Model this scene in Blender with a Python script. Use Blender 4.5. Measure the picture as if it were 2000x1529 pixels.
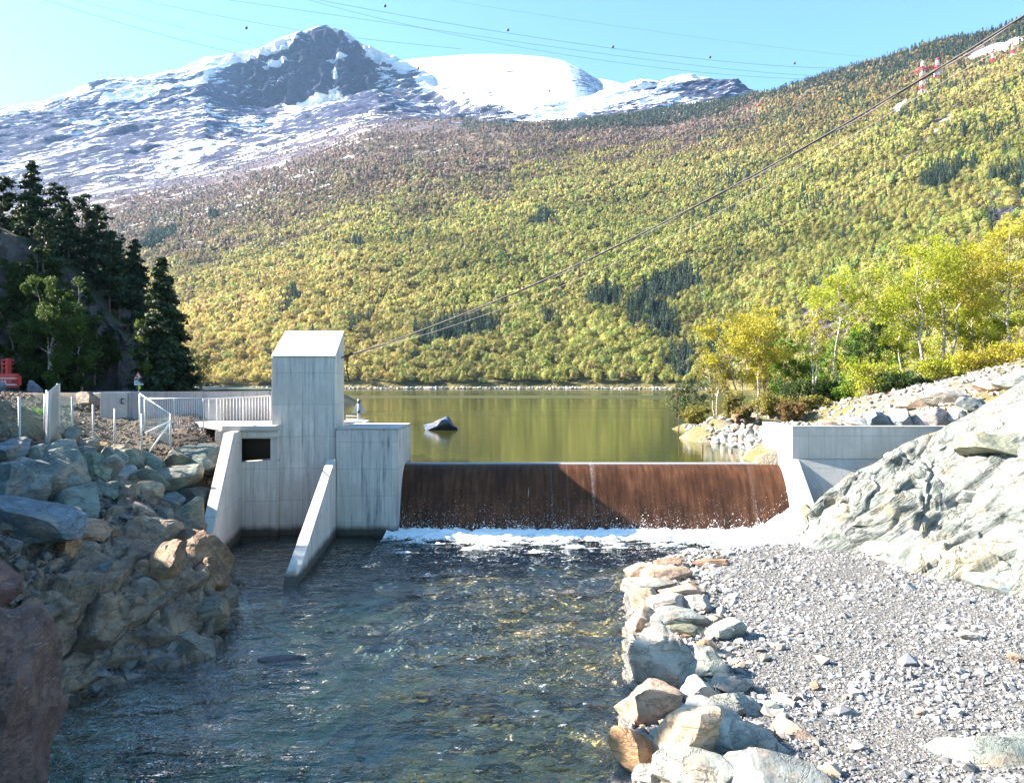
import bpy, bmesh, math, random
import numpy as np
from mathutils import Vector

# ------------------------------------------------------------------ camera, world, sun, exposure
SC = bpy.context.scene
for o in list(bpy.data.objects): bpy.data.objects.remove(o)
CZ, F, HY = 3.35, 1500.0, 748.0          # eye height over the lake (m), focal length and horizon in photo pixels
cam = bpy.data.cameras.new('camera'); cam_o = bpy.data.objects.new('camera', cam); SC.collection.objects.link(cam_o)
cam_o.location = (0, 0, CZ); cam_o.rotation_euler = (math.pi/2, 0, 0)
cam.sensor_width = 36; cam.lens = 27.0; cam.shift_y = -(764.5-HY)/2000
cam.clip_start = .3; cam.clip_end = 20000
SC.camera = cam_o
SUN = Vector((-1.0, .10, .60)).normalized()
W = bpy.data.worlds.new('World'); SC.world = W; W.use_nodes = True
wn = W.node_tree.nodes; wl = W.node_tree.links
sky = wn.new('ShaderNodeTexSky'); sky.sky_type = 'NISHITA'; sky.sun_disc = False
sky.sun_elevation = math.asin(SUN.z); sky.sun_rotation = math.atan2(SUN.x, SUN.y)
sky.altitude = 200; sky.air_density = 1.0; sky.dust_density = 0.9; sky.ozone_density = 1.0
wn['Background'].inputs['Strength'].default_value = .064
_wb = wn.new('ShaderNodeMix'); _wb.data_type = 'RGBA'; _wb.blend_type = 'MULTIPLY'; _wb.inputs[0].default_value = 1; _wb.inputs[7].default_value = (.62, .91, 1.0, 1)
wl.new(sky.outputs[0], _wb.inputs[6]); wl.new(_wb.outputs[2], wn['Background'].inputs['Color'])
sun = bpy.data.lights.new('sun', 'SUN'); sun.energy = 5.0; sun.angle = math.radians(.5); sun.color = (1, .90, .76)
sun_o = bpy.data.objects.new('sun', sun); SC.collection.objects.link(sun_o)
sun_o.rotation_euler = SUN.to_track_quat('Z', 'Y').to_euler()
SC.view_settings.view_transform = 'Standard'; SC.view_settings.look = 'None'
SC.view_settings.gamma = 1; SC.view_settings.use_curve_mapping = False
SC.view_settings.exposure = 2.58
SC.cycles.max_bounces = 6; SC.cycles.transparent_max_bounces = 8; SC.cycles.glossy_bounces = 3
SC.cycles.caustics_reflective = False; SC.cycles.caustics_refractive = False
SC.cycles.use_denoising = True

rnd = random.Random(7)
rng = np.random.default_rng(7)
def P(px, py, d): return np.array([(px-1000)/F*d, d, CZ-(py-HY)/F*d])
def V(px, py, d): return Vector(P(px, py, d))

# ------------------------------------------------------------------ numpy noise
_pt = np.random.default_rng(3).permutation(256); _pt = np.concatenate([_pt, _pt, _pt])
_gr = np.random.default_rng(4).normal(size=(256, 3)); _gr /= np.linalg.norm(_gr, axis=1)[:, None]
def pn(p):
    p = np.asarray(p, float); i = np.floor(p).astype(int); f = p-i; i &= 255
    u = f*f*f*(f*(f*6-15)+10); out = 0
    for a in (0, 1):
        for b in (0, 1):
            for c in (0, 1):
                h = _pt[_pt[_pt[(i[..., 0]+a) & 255]+((i[..., 1]+b) & 255)]+((i[..., 2]+c) & 255)]
                g = _gr[h]; d = f-np.array([a, b, c])
                w = (u[..., 0] if a else 1-u[..., 0])*(u[..., 1] if b else 1-u[..., 1])*(u[..., 2] if c else 1-u[..., 2])
                out = out+w*(g*d).sum(-1)
    return out*1.6
def fbm(p, o=4, g=.5, l=2.03):
    s = 0; a = 1
    for k in range(o): s = s+a*pn(np.asarray(p)*l**k+k*17.3); a *= g
    return s
def ridged(p, o=4):
    s = 0; a = 1
    for k in range(o): s = s+a*(1-2*np.abs(pn(np.asarray(p)*2.1**k+k*9.1))); a *= .5
    return s
def stack(x, y, z): return np.stack([x, y, z], -1)
def blur(a, k=2):
    for _ in range(k):
        b = np.pad(a, 1, mode='edge'); a = (b[:-2, 1:-1]+b[2:, 1:-1]+b[1:-1, :-2]+b[1:-1, 2:]+2*b[1:-1, 1:-1])/6
    return a
def sm(a, b, x): t = np.clip((x-a)/(b-a), 0, 1); return t*t*(3-2*t)
def tab(px, t): return np.interp(px, [a for a, _ in t], [b for _, b in t])
def tps(ctrl, lam=.02):
    c = np.array(ctrl, float); X = c[:, :2]; n = len(c)
    r = np.linalg.norm(X[:, None]-X[None], axis=2); K = r*r*np.log(r+1e-9)+lam*np.eye(n)*20
    Pm = np.hstack([np.ones((n, 1)), X]); A = np.block([[K, Pm], [Pm.T, np.zeros((3, 3))]])
    w = np.linalg.solve(A, np.concatenate([c[:, 2], np.zeros(3)]))
    def f(x, y):
        x = np.asarray(x, float); y = np.asarray(y, float); s = w[n]+w[n+1]*x+w[n+2]*y
        for k in range(n):
            r = np.sqrt((x-X[k, 0])**2+(y-X[k, 1])**2); s = s+w[k]*r*r*np.log(r+1e-9)
        return s
    return f

# ------------------------------------------------------------------ objects and tags
COL = SC.collection
def tag(o, label=None, cat=None, group=None, kind=None):
    if label: o['label'] = label
    if cat: o['category'] = cat
    if group: o['group'] = group
    if kind: o['kind'] = kind
    return o
def thing(name, label, cat, loc=(0, 0, 0), group=None):
    o = bpy.data.objects.new(name, None); COL.objects.link(o); o.location = loc
    o.empty_display_size = .2
    return tag(o, label, cat, group)
def link(name, me, m=None, parent=None, origin=None):
    """mesh given in world coordinates; parent is an unrotated Empty or mesh object"""
    o = bpy.data.objects.new(name, me); COL.objects.link(o)
    if m: me.materials.append(m)
    if origin is not None:
        me.transform(__import__('mathutils').Matrix.Translation(-Vector(origin))); o.location = origin
    if parent is not None:
        w = wpos(parent)
        o.parent = parent
        if origin is None:
            me.transform(__import__('mathutils').Matrix.Translation(-w))
        else: o.location = Vector(origin)-w
    return o
def wpos(o):
    v = Vector(o.location)
    return v+wpos(o.parent) if o.parent else v
def npmesh(name, v, f, smooth=False):
    """v (n,3); f (m,k) equal-size faces"""
    me = bpy.data.meshes.new(name); v = np.asarray(v, np.float32); f = np.asarray(f, np.int32)
    m, k = f.shape
    me.vertices.add(len(v)); me.vertices.foreach_set('co', v.ravel())
    me.loops.add(m*k); me.loops.foreach_set('vertex_index', f.ravel())
    me.polygons.add(m); me.polygons.foreach_set('loop_start', np.arange(0, m*k, k, dtype=np.int32))
    try: me.polygons.foreach_set('loop_total', np.full(m, k, np.int32))
    except Exception: pass
    me.polygons.foreach_set('use_smooth', np.full(m, smooth, bool))
    me.update(calc_edges=True); me.validate()
    return me
def gridmesh(name, G, smooth=True):
    n, m = G.shape[:2]; i = np.arange(n*m).reshape(n, m)
    f = np.stack([i[:-1, :-1], i[:-1, 1:], i[1:, 1:], i[1:, :-1]], -1).reshape(-1, 4)
    return npmesh(name, G.reshape(-1, 3), f, smooth)
def attr(me, name, data, dom='POINT'):
    data = np.asarray(data, np.float32)
    if data.ndim == 1 or data.shape[-1] == 1:
        a = me.attributes.new(name, 'FLOAT', dom); a.data.foreach_set('value', data.ravel())
    else:
        if data.shape[-1] == 3: data = np.concatenate([data, np.ones(data.shape[:-1]+(1,), np.float32)], -1)
        a = me.attributes.new(name, 'FLOAT_COLOR', dom); a.data.foreach_set('color', data.ravel())
def bm_mesh(bm, name='m', bevel=0, smooth=False):
    bmesh.ops.recalc_face_normals(bm, faces=bm.faces)
    if bevel: bmesh.ops.bevel(bm, geom=list(bm.edges), offset=bevel, segments=2, affect='EDGES', clamp_overlap=True)
    me = bpy.data.meshes.new(name); bm.to_mesh(me); bm.free()
    if smooth:
        for p in me.polygons: p.use_smooth = True
    return me
def hexa(bm, b, t):
    """b,t: four bottom and four top points (same order)"""
    vs = [bm.verts.new(p) for p in list(b)+list(t)]
    n = len(b)
    bm.faces.new(vs[:n][::-1]); bm.faces.new(vs[n:])
    for k in range(n): bm.faces.new((vs[k], vs[(k+1) % n], vs[n+(k+1) % n], vs[n+k]))
def box(bm, x0, x1, y0, y1, z0, z1):
    hexa(bm, [(x0, y0, z0), (x1, y0, z0), (x1, y1, z0), (x0, y1, z0)], [(x0, y0, z1), (x1, y0, z1), (x1, y1, z1), (x0, y1, z1)])
def prism_x(bm, prof, xa, xb):
    """prof list of (y,z); xa,xb functions of y giving the two sides"""
    fx = xa if callable(xa) else (lambda y: xa); gx = xb if callable(xb) else (lambda y: xb)
    hexa(bm, [(fx(y), y, z) for y, z in prof], [(gx(y), y, z) for y, z in prof])
def tube(bm, pts, r, n=6, cap=True):
    pts = [Vector(p) for p in pts]; rr = r if isinstance(r, (list, tuple)) else [r]*len(pts)
    rings = []; up = Vector((0, 0, 1))
    for i, p in enumerate(pts):
        t = (pts[min(i+1, len(pts)-1)]-pts[max(i-1, 0)]).normalized()
        a = t.cross(up if abs(t.z) < .9 else Vector((1, 0, 0))).normalized(); b = t.cross(a)
        rings.append([bm.verts.new(p+a*math.cos(q)*rr[i]+b*math.sin(q)*rr[i]) for q in [2*math.pi*k/n for k in range(n)]])
    for i in range(len(rings)-1):
        for k in range(n):
            f = bm.faces.new((rings[i][k], rings[i][(k+1) % n], rings[i+1][(k+1) % n], rings[i+1][k])); f.smooth = True
    if cap: bm.faces.new(rings[0][::-1]); bm.faces.new(rings[-1])
def tube_me(pts, r, n=6, name='tube'):
    bm = bmesh.new(); tube(bm, pts, r, n); return bm_mesh(bm, name)

# ------------------------------------------------------------------ material helper
class NT:
    def __init__(s, name):
        s.m = bpy.data.materials.new(name); s.m.use_nodes = True; s.t = s.m.node_tree
        s.b = s.t.nodes['Principled BSDF']; s.out = s.t.nodes['Material Output']
    def n(s, typ, props=None, **inp):
        nd = s.t.nodes.new('ShaderNode'+typ)
        for k, v in (props or {}).items(): setattr(nd, k, v)
        for k, v in inp.items(): s.set(nd, k.replace('_', ' '), v)
        return nd
    def set(s, nd, k, v):
        sock = nd.inputs[int(k[1:])] if k[0] == '#' else nd.inputs[k]
        if isinstance(v, bpy.types.NodeSocket): s.t.links.new(v, sock)
        elif isinstance(v, bpy.types.Node): s.t.links.new(v.outputs[0], sock)
        else:
            if isinstance(v, tuple) and len(v) == 3 and sock.type == 'RGBA': v = v+(1,)
            sock.default_value = v
    def math(s, op, a, b=0.0, clamp=False):
        nd = s.t.nodes.new('ShaderNodeMath'); nd.operation = op; nd.use_clamp = clamp
        s.set(nd, '#0', a); s.set(nd, '#1', b); return nd.outputs[0]
    def mix(s, f, a, b, mode='MIX'):
        nd = s.t.nodes.new('ShaderNodeMix'); nd.data_type = 'RGBA'; nd.blend_type = mode
        s.set(nd, '#0', f); s.set(nd, '#6', a); s.set(nd, '#7', b); return nd.outputs[2]
    def ramp(s, f, pts):
        nd = s.t.nodes.new('ShaderNodeValToRGB'); s.set(nd, '#0', f); e = nd.color_ramp.elements
        while len(e) < len(pts): e.new(.5)
        for k, (p, c) in enumerate(pts): e[k].position = p; e[k].color = (c, c, c, 1) if isinstance(c, (int, float)) else tuple(c)+(1,)
        return nd.outputs[0]
    def mr(s, v, a, b, c=0.0, d=1.0):
        nd = s.t.nodes.new('ShaderNodeMapRange'); s.set(nd, '#0', v)
        for k, x in zip('1234', (a, b, c, d)): s.set(nd, '#'+k, x)
        return nd.outputs[0]
    def pos(s): return s.n('NewGeometry').outputs['Position']
    def obj(s): return s.n('TexCoord').outputs['Object']
    def mapp(s, v, scale=(1, 1, 1), loc=(0, 0, 0), rot=(0, 0, 0)):
        nd = s.n('Mapping'); s.set(nd, '#0', v); nd.inputs['Scale'].default_value = scale
        nd.inputs['Location'].default_value = loc; nd.inputs['Rotation'].default_value = rot; return nd.outputs[0]
    def noise(s, v, scale, detail=4, rough=.55, dist=0):
        nd = s.n('TexNoise'); s.set(nd, 'Vector', v); s.set(nd, 'Scale', float(scale)); s.set(nd, 'Detail', float(detail))
        s.set(nd, 'Roughness', rough); s.set(nd, 'Distortion', float(dist)); return nd.outputs[0]
    def voro(s, v, scale, feat='F1', out=0):
        nd = s.n('TexVoronoi', {'feature': feat}); s.set(nd, 'Vector', v); s.set(nd, 'Scale', float(scale)); return nd.outputs[out]
    def bump(s, h, st=.5, dist=.05, nrm=None):
        nd = s.n('Bump'); s.set(nd, 'Height', h); nd.inputs['Strength'].default_value = st; nd.inputs['Distance'].default_value = dist
        if nrm is not None: s.set(nd, 'Normal', nrm)
        return nd.outputs[0]
    def done(s, col=None, rough=None, nrm=None, **k):
        if col is not None: s.set(s.b, 'Base Color', col)
        if rough is not None: s.set(s.b, 'Roughness', rough)
        if nrm is not None: s.set(s.b, 'Normal', nrm)
        for a, v in k.items(): s.set(s.b, a.replace('_', ' '), v)
        return s.m

def flat(name, c, rough=.6, metal=0.0, var=.12):
    t = NT(name); n = t.noise(t.obj(), 6, 4)
    col = t.mix(t.mr(n, .35, .7), tuple(x*(1-var) for x in c), tuple(min(1, x*(1+var)) for x in c))
    return t.done(col, rough, Metallic=metal)

# ---- concrete
def concrete(name, base=(.72, .65, .585), stain=.55, pan=(2.44, 1.25)):
    t = NT(name); p = t.pos()
    sx = t.n('SeparateXYZ'); t.set(sx, '#0', p)
    u = t.math('ADD', sx.outputs[0], t.math('MULTIPLY', sx.outputs[1], 1.0))
    cv = t.n('CombineXYZ'); t.set(cv, '#0', u); t.set(cv, '#1', sx.outputs[2])
    br = t.n('TexBrick', {'offset': 0.0}); t.set(br, 'Vector', cv); br.inputs['Scale'].default_value = 1
    br.inputs['Mortar Size'].default_value = .012; br.inputs['Brick Width'].default_value = pan[0]/2; br.inputs['Row Height'].default_value = pan[1]
    br.inputs['Color1'].default_value = (1, 1, 1, 1); br.inputs['Color2'].default_value = (.84, .85, .87, 1); br.inputs['Mortar'].default_value = (.5, .5, .52, 1)
    br.inputs['Mortar Smooth'].default_value = .4
    big = t.noise(p, .9, 5, .6); fine = t.noise(p, 22, 5, .65)
    vert = t.noise(t.mapp(p, (3.4, 3.4, .22)), 1.6, 6, .68)
    vert2 = t.noise(t.mapp(p, (9, 9, .35)), 1.3, 4, .6)
    col = t.mix(t.mr(big, .35, .65), tuple(x*.84 for x in base), tuple(x*1.08 for x in base))
    col = t.mix(.75, col, br.outputs[0], 'MULTIPLY')
    st = t.math('MULTIPLY', t.mr(vert, .48, .66), t.mr(big, .34, .54))
    col = t.mix(t.math('MULTIPLY', st, stain), col, (.12, .125, .17))
    col = t.mix(t.math('MULTIPLY', t.mr(vert2, .54, .66), .35*stain), col, (.07, .075, .09))
    col = t.mix(t.mr(fine, .30, .7, .0, .28), col, (.27, .265, .26))
    hole = t.voro(t.mapp(p, (1, 1, 1)), 1.9)
    col = t.mix(t.mr(hole, .028, .045, .8, 0), col, (.09, .08, .075))
    alg = t.math('ADD', sx.outputs[2], t.math('MULTIPLY', big, .35))
    col = t.mix(t.mr(alg, -2.22, -1.98, .93, 0), col, (.035, .028, .018))
    h = t.math('ADD', t.math('MULTIPLY', fine, .25), t.math('MULTIPLY', br.outputs[1], -.5))
    return t.done(col, .82, t.bump(h, .35, .012))
M_CON = concrete('board_marked_concrete')
M_CON2 = concrete('smooth_grey_concrete', (.56, .535, .51), .30, (4.2, 1.27))
M_CON3 = concrete('stained_parapet_concrete', (.38, .37, .385), .8, (4.4, 2.6))

# ---- rock (object colour tints it)
def rockmat(name, vein=.5, scale=1.0, rough=.78, patch=(.42, .26, .15), pw=.5):
    t = NT(name); oi = t.n('ObjectInfo')
    off = t.n('VectorMath', {'operation': 'SCALE'}); cx = t.n('CombineXYZ'); t.set(cx, '#0', oi.outputs['Random']); t.set(cx, '#1', oi.outputs['Random'])
    t.set(off, '#0', cx); off.inputs['Scale'].default_value = 57
    add = t.n('VectorMath', {'operation': 'ADD'}); t.set(add, '#0', t.obj()); t.set(add, '#1', off)
    p = add.outputs[0]
    n1 = t.noise(p, 1.6*scale, 6, .62, .1); n2 = t.noise(p, 9*scale, 6, .7); n3 = t.noise(t.mapp(p, (1, 1, 4), rot=(.5, .4, 0)), 3.2*scale, 5, .6, .25)
    c = oi.outputs['Color']
    dark = t.mix(1.0, c, (.50, .52, .56), 'MULTIPLY'); light = t.mix(1.0, c, (1.38, 1.36, 1.30), 'MULTIPLY')
    col = t.mix(t.mr(n1, .34, .68), dark, light)
    col = t.mix(t.mr(n2, .3, .75, 0, .5), col, dark)
    col = t.mix(t.math('MULTIPLY', t.mr(n3, .60, .75), vein), col, (.50, .50, .47))
    pt = t.math('MULTIPLY', t.mr(t.noise(p, 1.1*scale, 3, .5), .55, .68), pw)
    col = t.mix(pt, col, patch)
    
    h = t.math('ADD', t.math('MULTIPLY', n2, .5), t.math('MULTIPLY', n1, 1.2))
    n4 = t.noise(t.mapp(p, (1, 1, 2.6), rot=(.2, .5, .3)), 1.5*scale, 6, .62, .25); ln = t.math('ABSOLUTE', t.math('SUBTRACT', n4, .5)); col = t.mix(t.mr(ln, .0, .007, .55, 0), col, (.03, .03, .03)); h = t.math('ADD', h, t.mr(ln, 0, .03, -.35, 0))
    return t.done(col, rough, t.bump(h, .8, .06/scale), **{'Specular_IOR_Level': .35})
M_ROCK = rockmat('blasted_rock', .55)
M_BROWN = rockmat('weathered_brown_rock', .35, 1.2, .6, (.36, .21, .11), .7)
M_BROWN2 = rockmat('dark_reddish_rock', .35, 2.6, .6, (.22, .13, .09), .6)
M_PALE = rockmat('sunlit_pale_rock', .5, 1.0, .85, (.46, .36, .28), .45)
M_FAR = rockmat('dark_cliff_rock', .15, .35, .8, (.10, .08, .05), .4)

# ------------------------------------------------------------------ rock generator
_b = bmesh.new(); bmesh.ops.create_icosphere(_b, subdivisions=4, radius=1)
_b.verts.ensure_lookup_table()
ICO4 = np.array([v.co[:] for v in _b.verts]); ICO4F = np.array([[v.index for v in f.verts] for f in _b.faces]); _b.free()
_b = bmesh.new(); bmesh.ops.create_icosphere(_b, subdivisions=3, radius=1); _b.verts.ensure_lookup_table()
ICO3 = np.array([v.co[:] for v in _b.verts]); ICO3F = np.array([[v.index for v in f.verts] for f in _b.faces]); _b.free()
_b = bmesh.new(); bmesh.ops.create_icosphere(_b, subdivisions=1, radius=1); _b.verts.ensure_lookup_table()
ICO1 = np.array([v.co[:] for v in _b.verts]); ICO1F = np.array([[v.index for v in f.verts] for f in _b.faces]); _b.free()
def rockshape(seed, dims, tilt=0, aspect=1.0, cuts=13, lo=.52, hi=.86, rough=.05, sq=.75, base=None):
    r = np.random.default_rng(seed); p = (ICO4 if base is None else base).copy()
    p = np.sign(p)*np.abs(p)**sq; p /= np.abs(p).max(0)
    for k in range(cuts):
        n = r.normal(size=3); n[1] = -abs(n[1]) if k % 2 else n[1]; n /= np.linalg.norm(n); d = r.uniform(lo, hi)*(.9+.25*np.abs(n).sum()/1.7)
        s = p@n-d; m = s > 0; p[m] -= np.outer(s[m], n)*.97
    p[:, 0] *= aspect
    if tilt:
        a = math.radians(tilt); c, s_ = math.cos(a), math.sin(a)
        p = p@np.array([[c, 0, s_], [0, 1, 0], [-s_, 0, c]])
    p -= (p.max(0)+p.min(0))/2; p /= p.max(0)
    p = p*np.array(dims)/2
    sz = float(np.mean(dims)); q = p/sz+seed*3.7
    ln = np.linalg.norm(p, axis=1)[:, None]+1e-6
    dsp = (fbm(q*2.2, 4, .55)*rough+ridged(q*4.0, 2)*rough*.25)*sz
    return p+p/ln*dsp[:, None]
def boulder(name, box_, d, tilt, color, label, mat=None, group=None, aspect=1.0, depth=.9, rough=.05, cat='boulder', sq=.66, cuts=12, lo=.44, hi=.76, seat=None, grow=1.0, bvh=None, bvo=-.12):
    x0, y0, x1, y1 = box_
    if seat:
        xm, yr = (x0+x1)/2, y0+(y1-y0)*(seat if seat is not True else .8); ds = np.arange(7, 60, .04); gx = (xm-1000)/F*ds; gz = np.maximum(ground_fn(gx, ds), WR)
        hit = np.where(CZ-(yr-HY)/F*ds < gz)[0]
        if len(hit): d = float(ds[hit[0]])
        if 0:
            ym = (y0+y1)/2; hp = bvh.ray_cast(Vector((0, 0, CZ)), Vector(((xm-1000)/F, 1, (HY-ym)/F)))[0]
            if hp: d = hp.y+bvo*depth*((x1-x0)+(y1-y0))/2/F*d
        if len(hit): d -= .22*depth*((x1-x0)+(y1-y0))/2/F*d
    if bvh:
        xm, ym = (x0+x1)/2, (y0+y1)/2; hp = bvh.ray_cast(Vector((0, 0, CZ)), Vector(((xm-1000)/F, 1, (HY-ym)/F)))[0]
        if hp: d = hp.y+bvo*((x1-x0)+(y1-y0))/2/F*d
    w = (x1-x0)/F*d*grow; h = (y1-y0)/F*d*grow; dd = depth*(w+h)/2
    c = P((x0+x1)/2, (y0+y1)/2, d+dd*.35)
    seed = int(x0*7+y0*13) % 99991
    v = rockshape(seed, (w*1.04, dd, h*1.04), tilt, aspect, rough=rough, sq=sq, cuts=cuts, lo=lo, hi=hi)
    me = npmesh(name, v, ICO4F, True)
    try: me.set_sharp_from_angle(angle=math.radians(20))
    except Exception: pass
    o = bpy.data.objects.new(name, me); me.materials.append(mat or M_ROCK); COL.objects.link(o); o.location = c
    o.color = tuple(color)+(1,)
    return tag(o, label, cat, group)
def scatter_stones(name, pts, sizes, mat, label, seed=1, cols=None, flatn=.6):
    """many small stones merged: ground cover no one could count"""
    r = np.random.default_rng(seed); n = len(pts); nv = len(ICO1)
    v = np.repeat(ICO1[None], n, 0)*(1+r.uniform(-.28, .28, (n, nv, 1)))
    for k in range(3):
        nn = r.normal(size=(n, 3)); nn /= np.linalg.norm(nn, axis=1)[:, None]; dd = r.uniform(.35, .75, n)
        s = np.einsum('nvk,nk->nv', v, nn)-dd[:, None]; s = np.maximum(s, 0); v -= s[..., None]*nn[:, None]
    sc = np.stack([r.uniform(.6, 1.4, n), r.uniform(.6, 1.3, n), r.uniform(.35, .9, n)*flatn/.6], -1)*np.asarray(sizes)[:, None]*.5
    v = v*sc[:, None]
    a = r.uniform(0, 6.28, n); ca, sa = np.cos(a), np.sin(a); t = r.uniform(-.6, .6, n); ct, st = np.cos(t), np.sin(t)
    x = v[..., 0]*ct[:, None]+v[..., 2]*st[:, None]; z = -v[..., 0]*st[:, None]+v[..., 2]*ct[:, None]; y = v[..., 1]
    v = np.stack([x*ca[:, None]-y*sa[:, None], x*sa[:, None]+y*ca[:, None], z], -1)+np.asarray(pts)[:, None]
    f = (ICO1F[None]+(np.arange(n)*nv)[:, None, None]).reshape(-1, 3)
    me = npmesh(name, v.reshape(-1, 3), f)
    g = r.uniform(.55, 1.45, n) if cols is None else cols
    if g.ndim == 1:
        g = g[:, None]*np.array([[1, 1, 1.02]]); pk = r.random(n) < .12; g[pk] *= np.array([1.35, 1.05, .85])
        pk = r.random(n) < .15; g[pk] *= np.array([.85, 1.0, 1.05])
    attr(me, 'tint', np.repeat(g, len(ICO1F), 0), 'FACE')
    o = link(name, me, mat); return tag(o, label, None, None, 'stuff')
def stonemat(name, base):
    t = NT(name); a = t.n('Attribute', {'attribute_name': 'tint'}); n = t.noise(t.pos(), 30, 3)
    c = t.mix(1.0, base, a.outputs['Color'], 'MULTIPLY'); c = t.mix(t.mr(n, .3, .7, 0, .5), c, t.mix(1.0, c, (.55, .55, .58), 'MULTIPLY'))
    return t.done(c, .8)
M_GRAVEL = stonemat('gravel_stone', (.25, .248, .25)); M_RUBBLE = stonemat('rubble_stone', (.13, .115, .10)); M_RIP = stonemat('pale_rubble', (.31, .285, .25))

# ------------------------------------------------------------------ foliage generators
def leafcloud(cent, nrm, size, seed=0, jit=.8):
    """one small triangle per point, roughly facing nrm"""
    r = np.random.default_rng(seed); n = len(cent)
    nn = nrm+r.normal(size=(n, 3))*jit; nn /= np.linalg.norm(nn, axis=1)[:, None]+1e-9
    a = np.cross(nn, r.normal(size=(n, 3))); a /= np.linalg.norm(a, axis=1)[:, None]+1e-9; b = np.cross(nn, a)
    s = (np.asarray(size)*np.ones(n)*r.uniform(.7, 1.35, n))[:, None]
    el = r.uniform(.75, 1.3, n)[:, None]
    v = np.stack([cent+a*s*el, cent+(-a*.5+b*.87/el)*s, cent+(-a*.5-b*.87/el)*s], 1)
    return v
def leafmat(name, trans=.35, att=True, base=(.1, .12, .03)):
    t = NT(name)
    c = t.n('Attribute', {'attribute_name': 'tint'}).outputs['Color'] if att else base
    t.set(t.b, 'Base Color', c); t.set(t.b, 'Roughness', .6); t.set(t.b, 'Specular IOR Level', .25)
    tr = t.n('BsdfTranslucent'); t.set(tr, 'Color', c)
    mx = t.n('MixShader'); t.set(mx, '#0', trans); t.set(mx, '#1', t.b.outputs[0]); t.set(mx, '#2', tr.outputs[0])
    t.t.links.new(mx.outputs[0], t.out.inputs['Surface']); return t.m
M_LEAF = leafmat('spring_leaves', .45); M_NEEDLE = leafmat('dark_needles', .15); M_FOREST = leafmat('hillside_foliage', .42)
def barkmat(name, c1, c2, sc=(1, 1, .2)):
    t = NT(name); p = t.pos(); n = t.noise(t.mapp(p, sc), 12, 5, .65)
    return t.done(t.mix(t.mr(n, .45, .58), c1, c2), .85, t.bump(n, .5, .02))
M_BIRCH = barkmat('birch_bark', (.13, .09, .07), (.74, .66, .56), (.6, .6, 1.8)); M_PINEB = barkmat('pine_bark', (.07, .045, .035), (.16, .10, .07))
M_TWIG = barkmat('twig_bark', (.12, .08, .055), (.28, .2, .14))

# ================================================================== FAR LAND: hillside, peaks, snow dome
T_SH = [(-700, 520), (300, 440), (1000, 430), (1300, 405), (1700, 300), (2000, 235), (2700, 170)]
T_Ay = [(-700, 470), (-100, 450), (0, 440), (200, 405), (400, 370), (600, 300), (700, 262), (900, 247), (1100, 250), (1300, 235), (1420, 208), (1480, 190), (1600, 157), (1700, 128), (1800, 95), (1900, 75), (2000, 44), (2200, -30), (2700, -180)]
T_Ad = [(-700, 1500), (600, 1450), (1000, 1400), (1480, 1250), (2000, 950), (2700, 700)]
T_Cy = [(-700, 380), (0, 260), (200, 225), (400, 195), (450, 205), (520, 222), (570, 214), (650, 196), (740, 184), (800, 208), (930, 228), (1000, 240), (1100, 236), (1200, 216), (1300, 200), (1480, 196), (2700, 196)]
T_Cd = [(-700, 1900), (0, 2300), (400, 2600), (470, 2860), (750, 2900), (850, 2700), (1000, 1800), (1300, 1900), (2700, 1900)]
T_Sy = [(-700, 330), (-300, 275), (0, 216), (60, 205), (110, 190), (165, 168), (200, 158), (300, 148), (340, 138), (400, 113), (470, 103), (540, 80), (590, 64), (640, 55), (672, 64), (695, 76), (720, 92), (745, 101), (790, 122), (830, 142), (880, 168), (940, 198), (1000, 224), (1060, 206), (1110, 200), (1150, 192), (1200, 176), (1250, 162), (1300, 155), (1350, 148), (1400, 154), (1440, 162), (1475, 190), (1500, 215), (1540, 235), (2700, 235)]
T_Sd = [(-700, 2700), (0, 2900), (640, 3050), (850, 3000), (1000, 2200), (1480, 2200), (2700, 2200)]
cols = np.concatenate([np.arange(-700, -60, 20), np.arange(-60, 2060, 4), np.arange(2060, 2701, 20)]).astype(float)
def zof(py, d): return CZ-(py-HY)/F*d
def hill_rows(px):
    d0 = tab(px, T_SH); z0 = -3*np.ones_like(px)
    dA = tab(px, T_Ad); zA = zof(tab(px, T_Ay), dA)
    k = sm(1482, 1530, px)
    dC = tab(px, T_Cd)*(1-k)+(dA+250)*k; zC = zof(tab(px, T_Cy), tab(px, T_Cd))*(1-k)+(zA-60)*k
    dS = tab(px, T_Sd)*(1-k)+(dA+700)*k; zS = zof(tab(px, T_Sy), tab(px, T_Sd))*(1-k)+(zA-160)*k
    return (d0, z0), (dA, zA), (dC, zC), (dS, zS)
R0, RA, RC, RS = hill_rows(cols)
tA = np.linspace(0, 1, 150)[:-1]; tC = np.linspace(0, 1, 110)[:-1]; tS = np.linspace(0, 1, 130)
Ds, Zs, Fa = [], [], []
for (a, b, ts, k) in ((R0, RA, tA, 0), (RA, RC, tC, 1), (RC, RS, tS, 2)):
    for t in ts:
        zz = t
        if k == 0: zz = t*.86+.14*t*t+.0
        if k == 2: zz = t
        Ds.append(a[0]+(b[0]-a[0])*t); Zs.append(a[1]+(b[1]-a[1])*zz); Fa.append(np.full(len(cols), k+t))
Ds.append(RS[0]+500); Zs.append(RS[1]-160); Fa.append(np.full(len(cols), 3.2))
Ds = np.array(Ds); Zs = np.array(Zs); Fa = np.array(Fa)
XX = (cols[None]-1000)/F*Ds
PY = HY-(Zs-CZ)/Ds*F; PXg = np.broadcast_to(cols, Ds.shape)
Q = stack(XX, Ds, Zs)
th = math.radians(20); c_, s_ = math.cos(th), math.sin(th)
U = Q[..., 0]*c_+Q[..., 2]*s_; Vv = -Q[..., 0]*s_+Q[..., 2]*c_
streak = fbm(stack(U/150, Vv/26, Ds/170), 4, .6)
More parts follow.
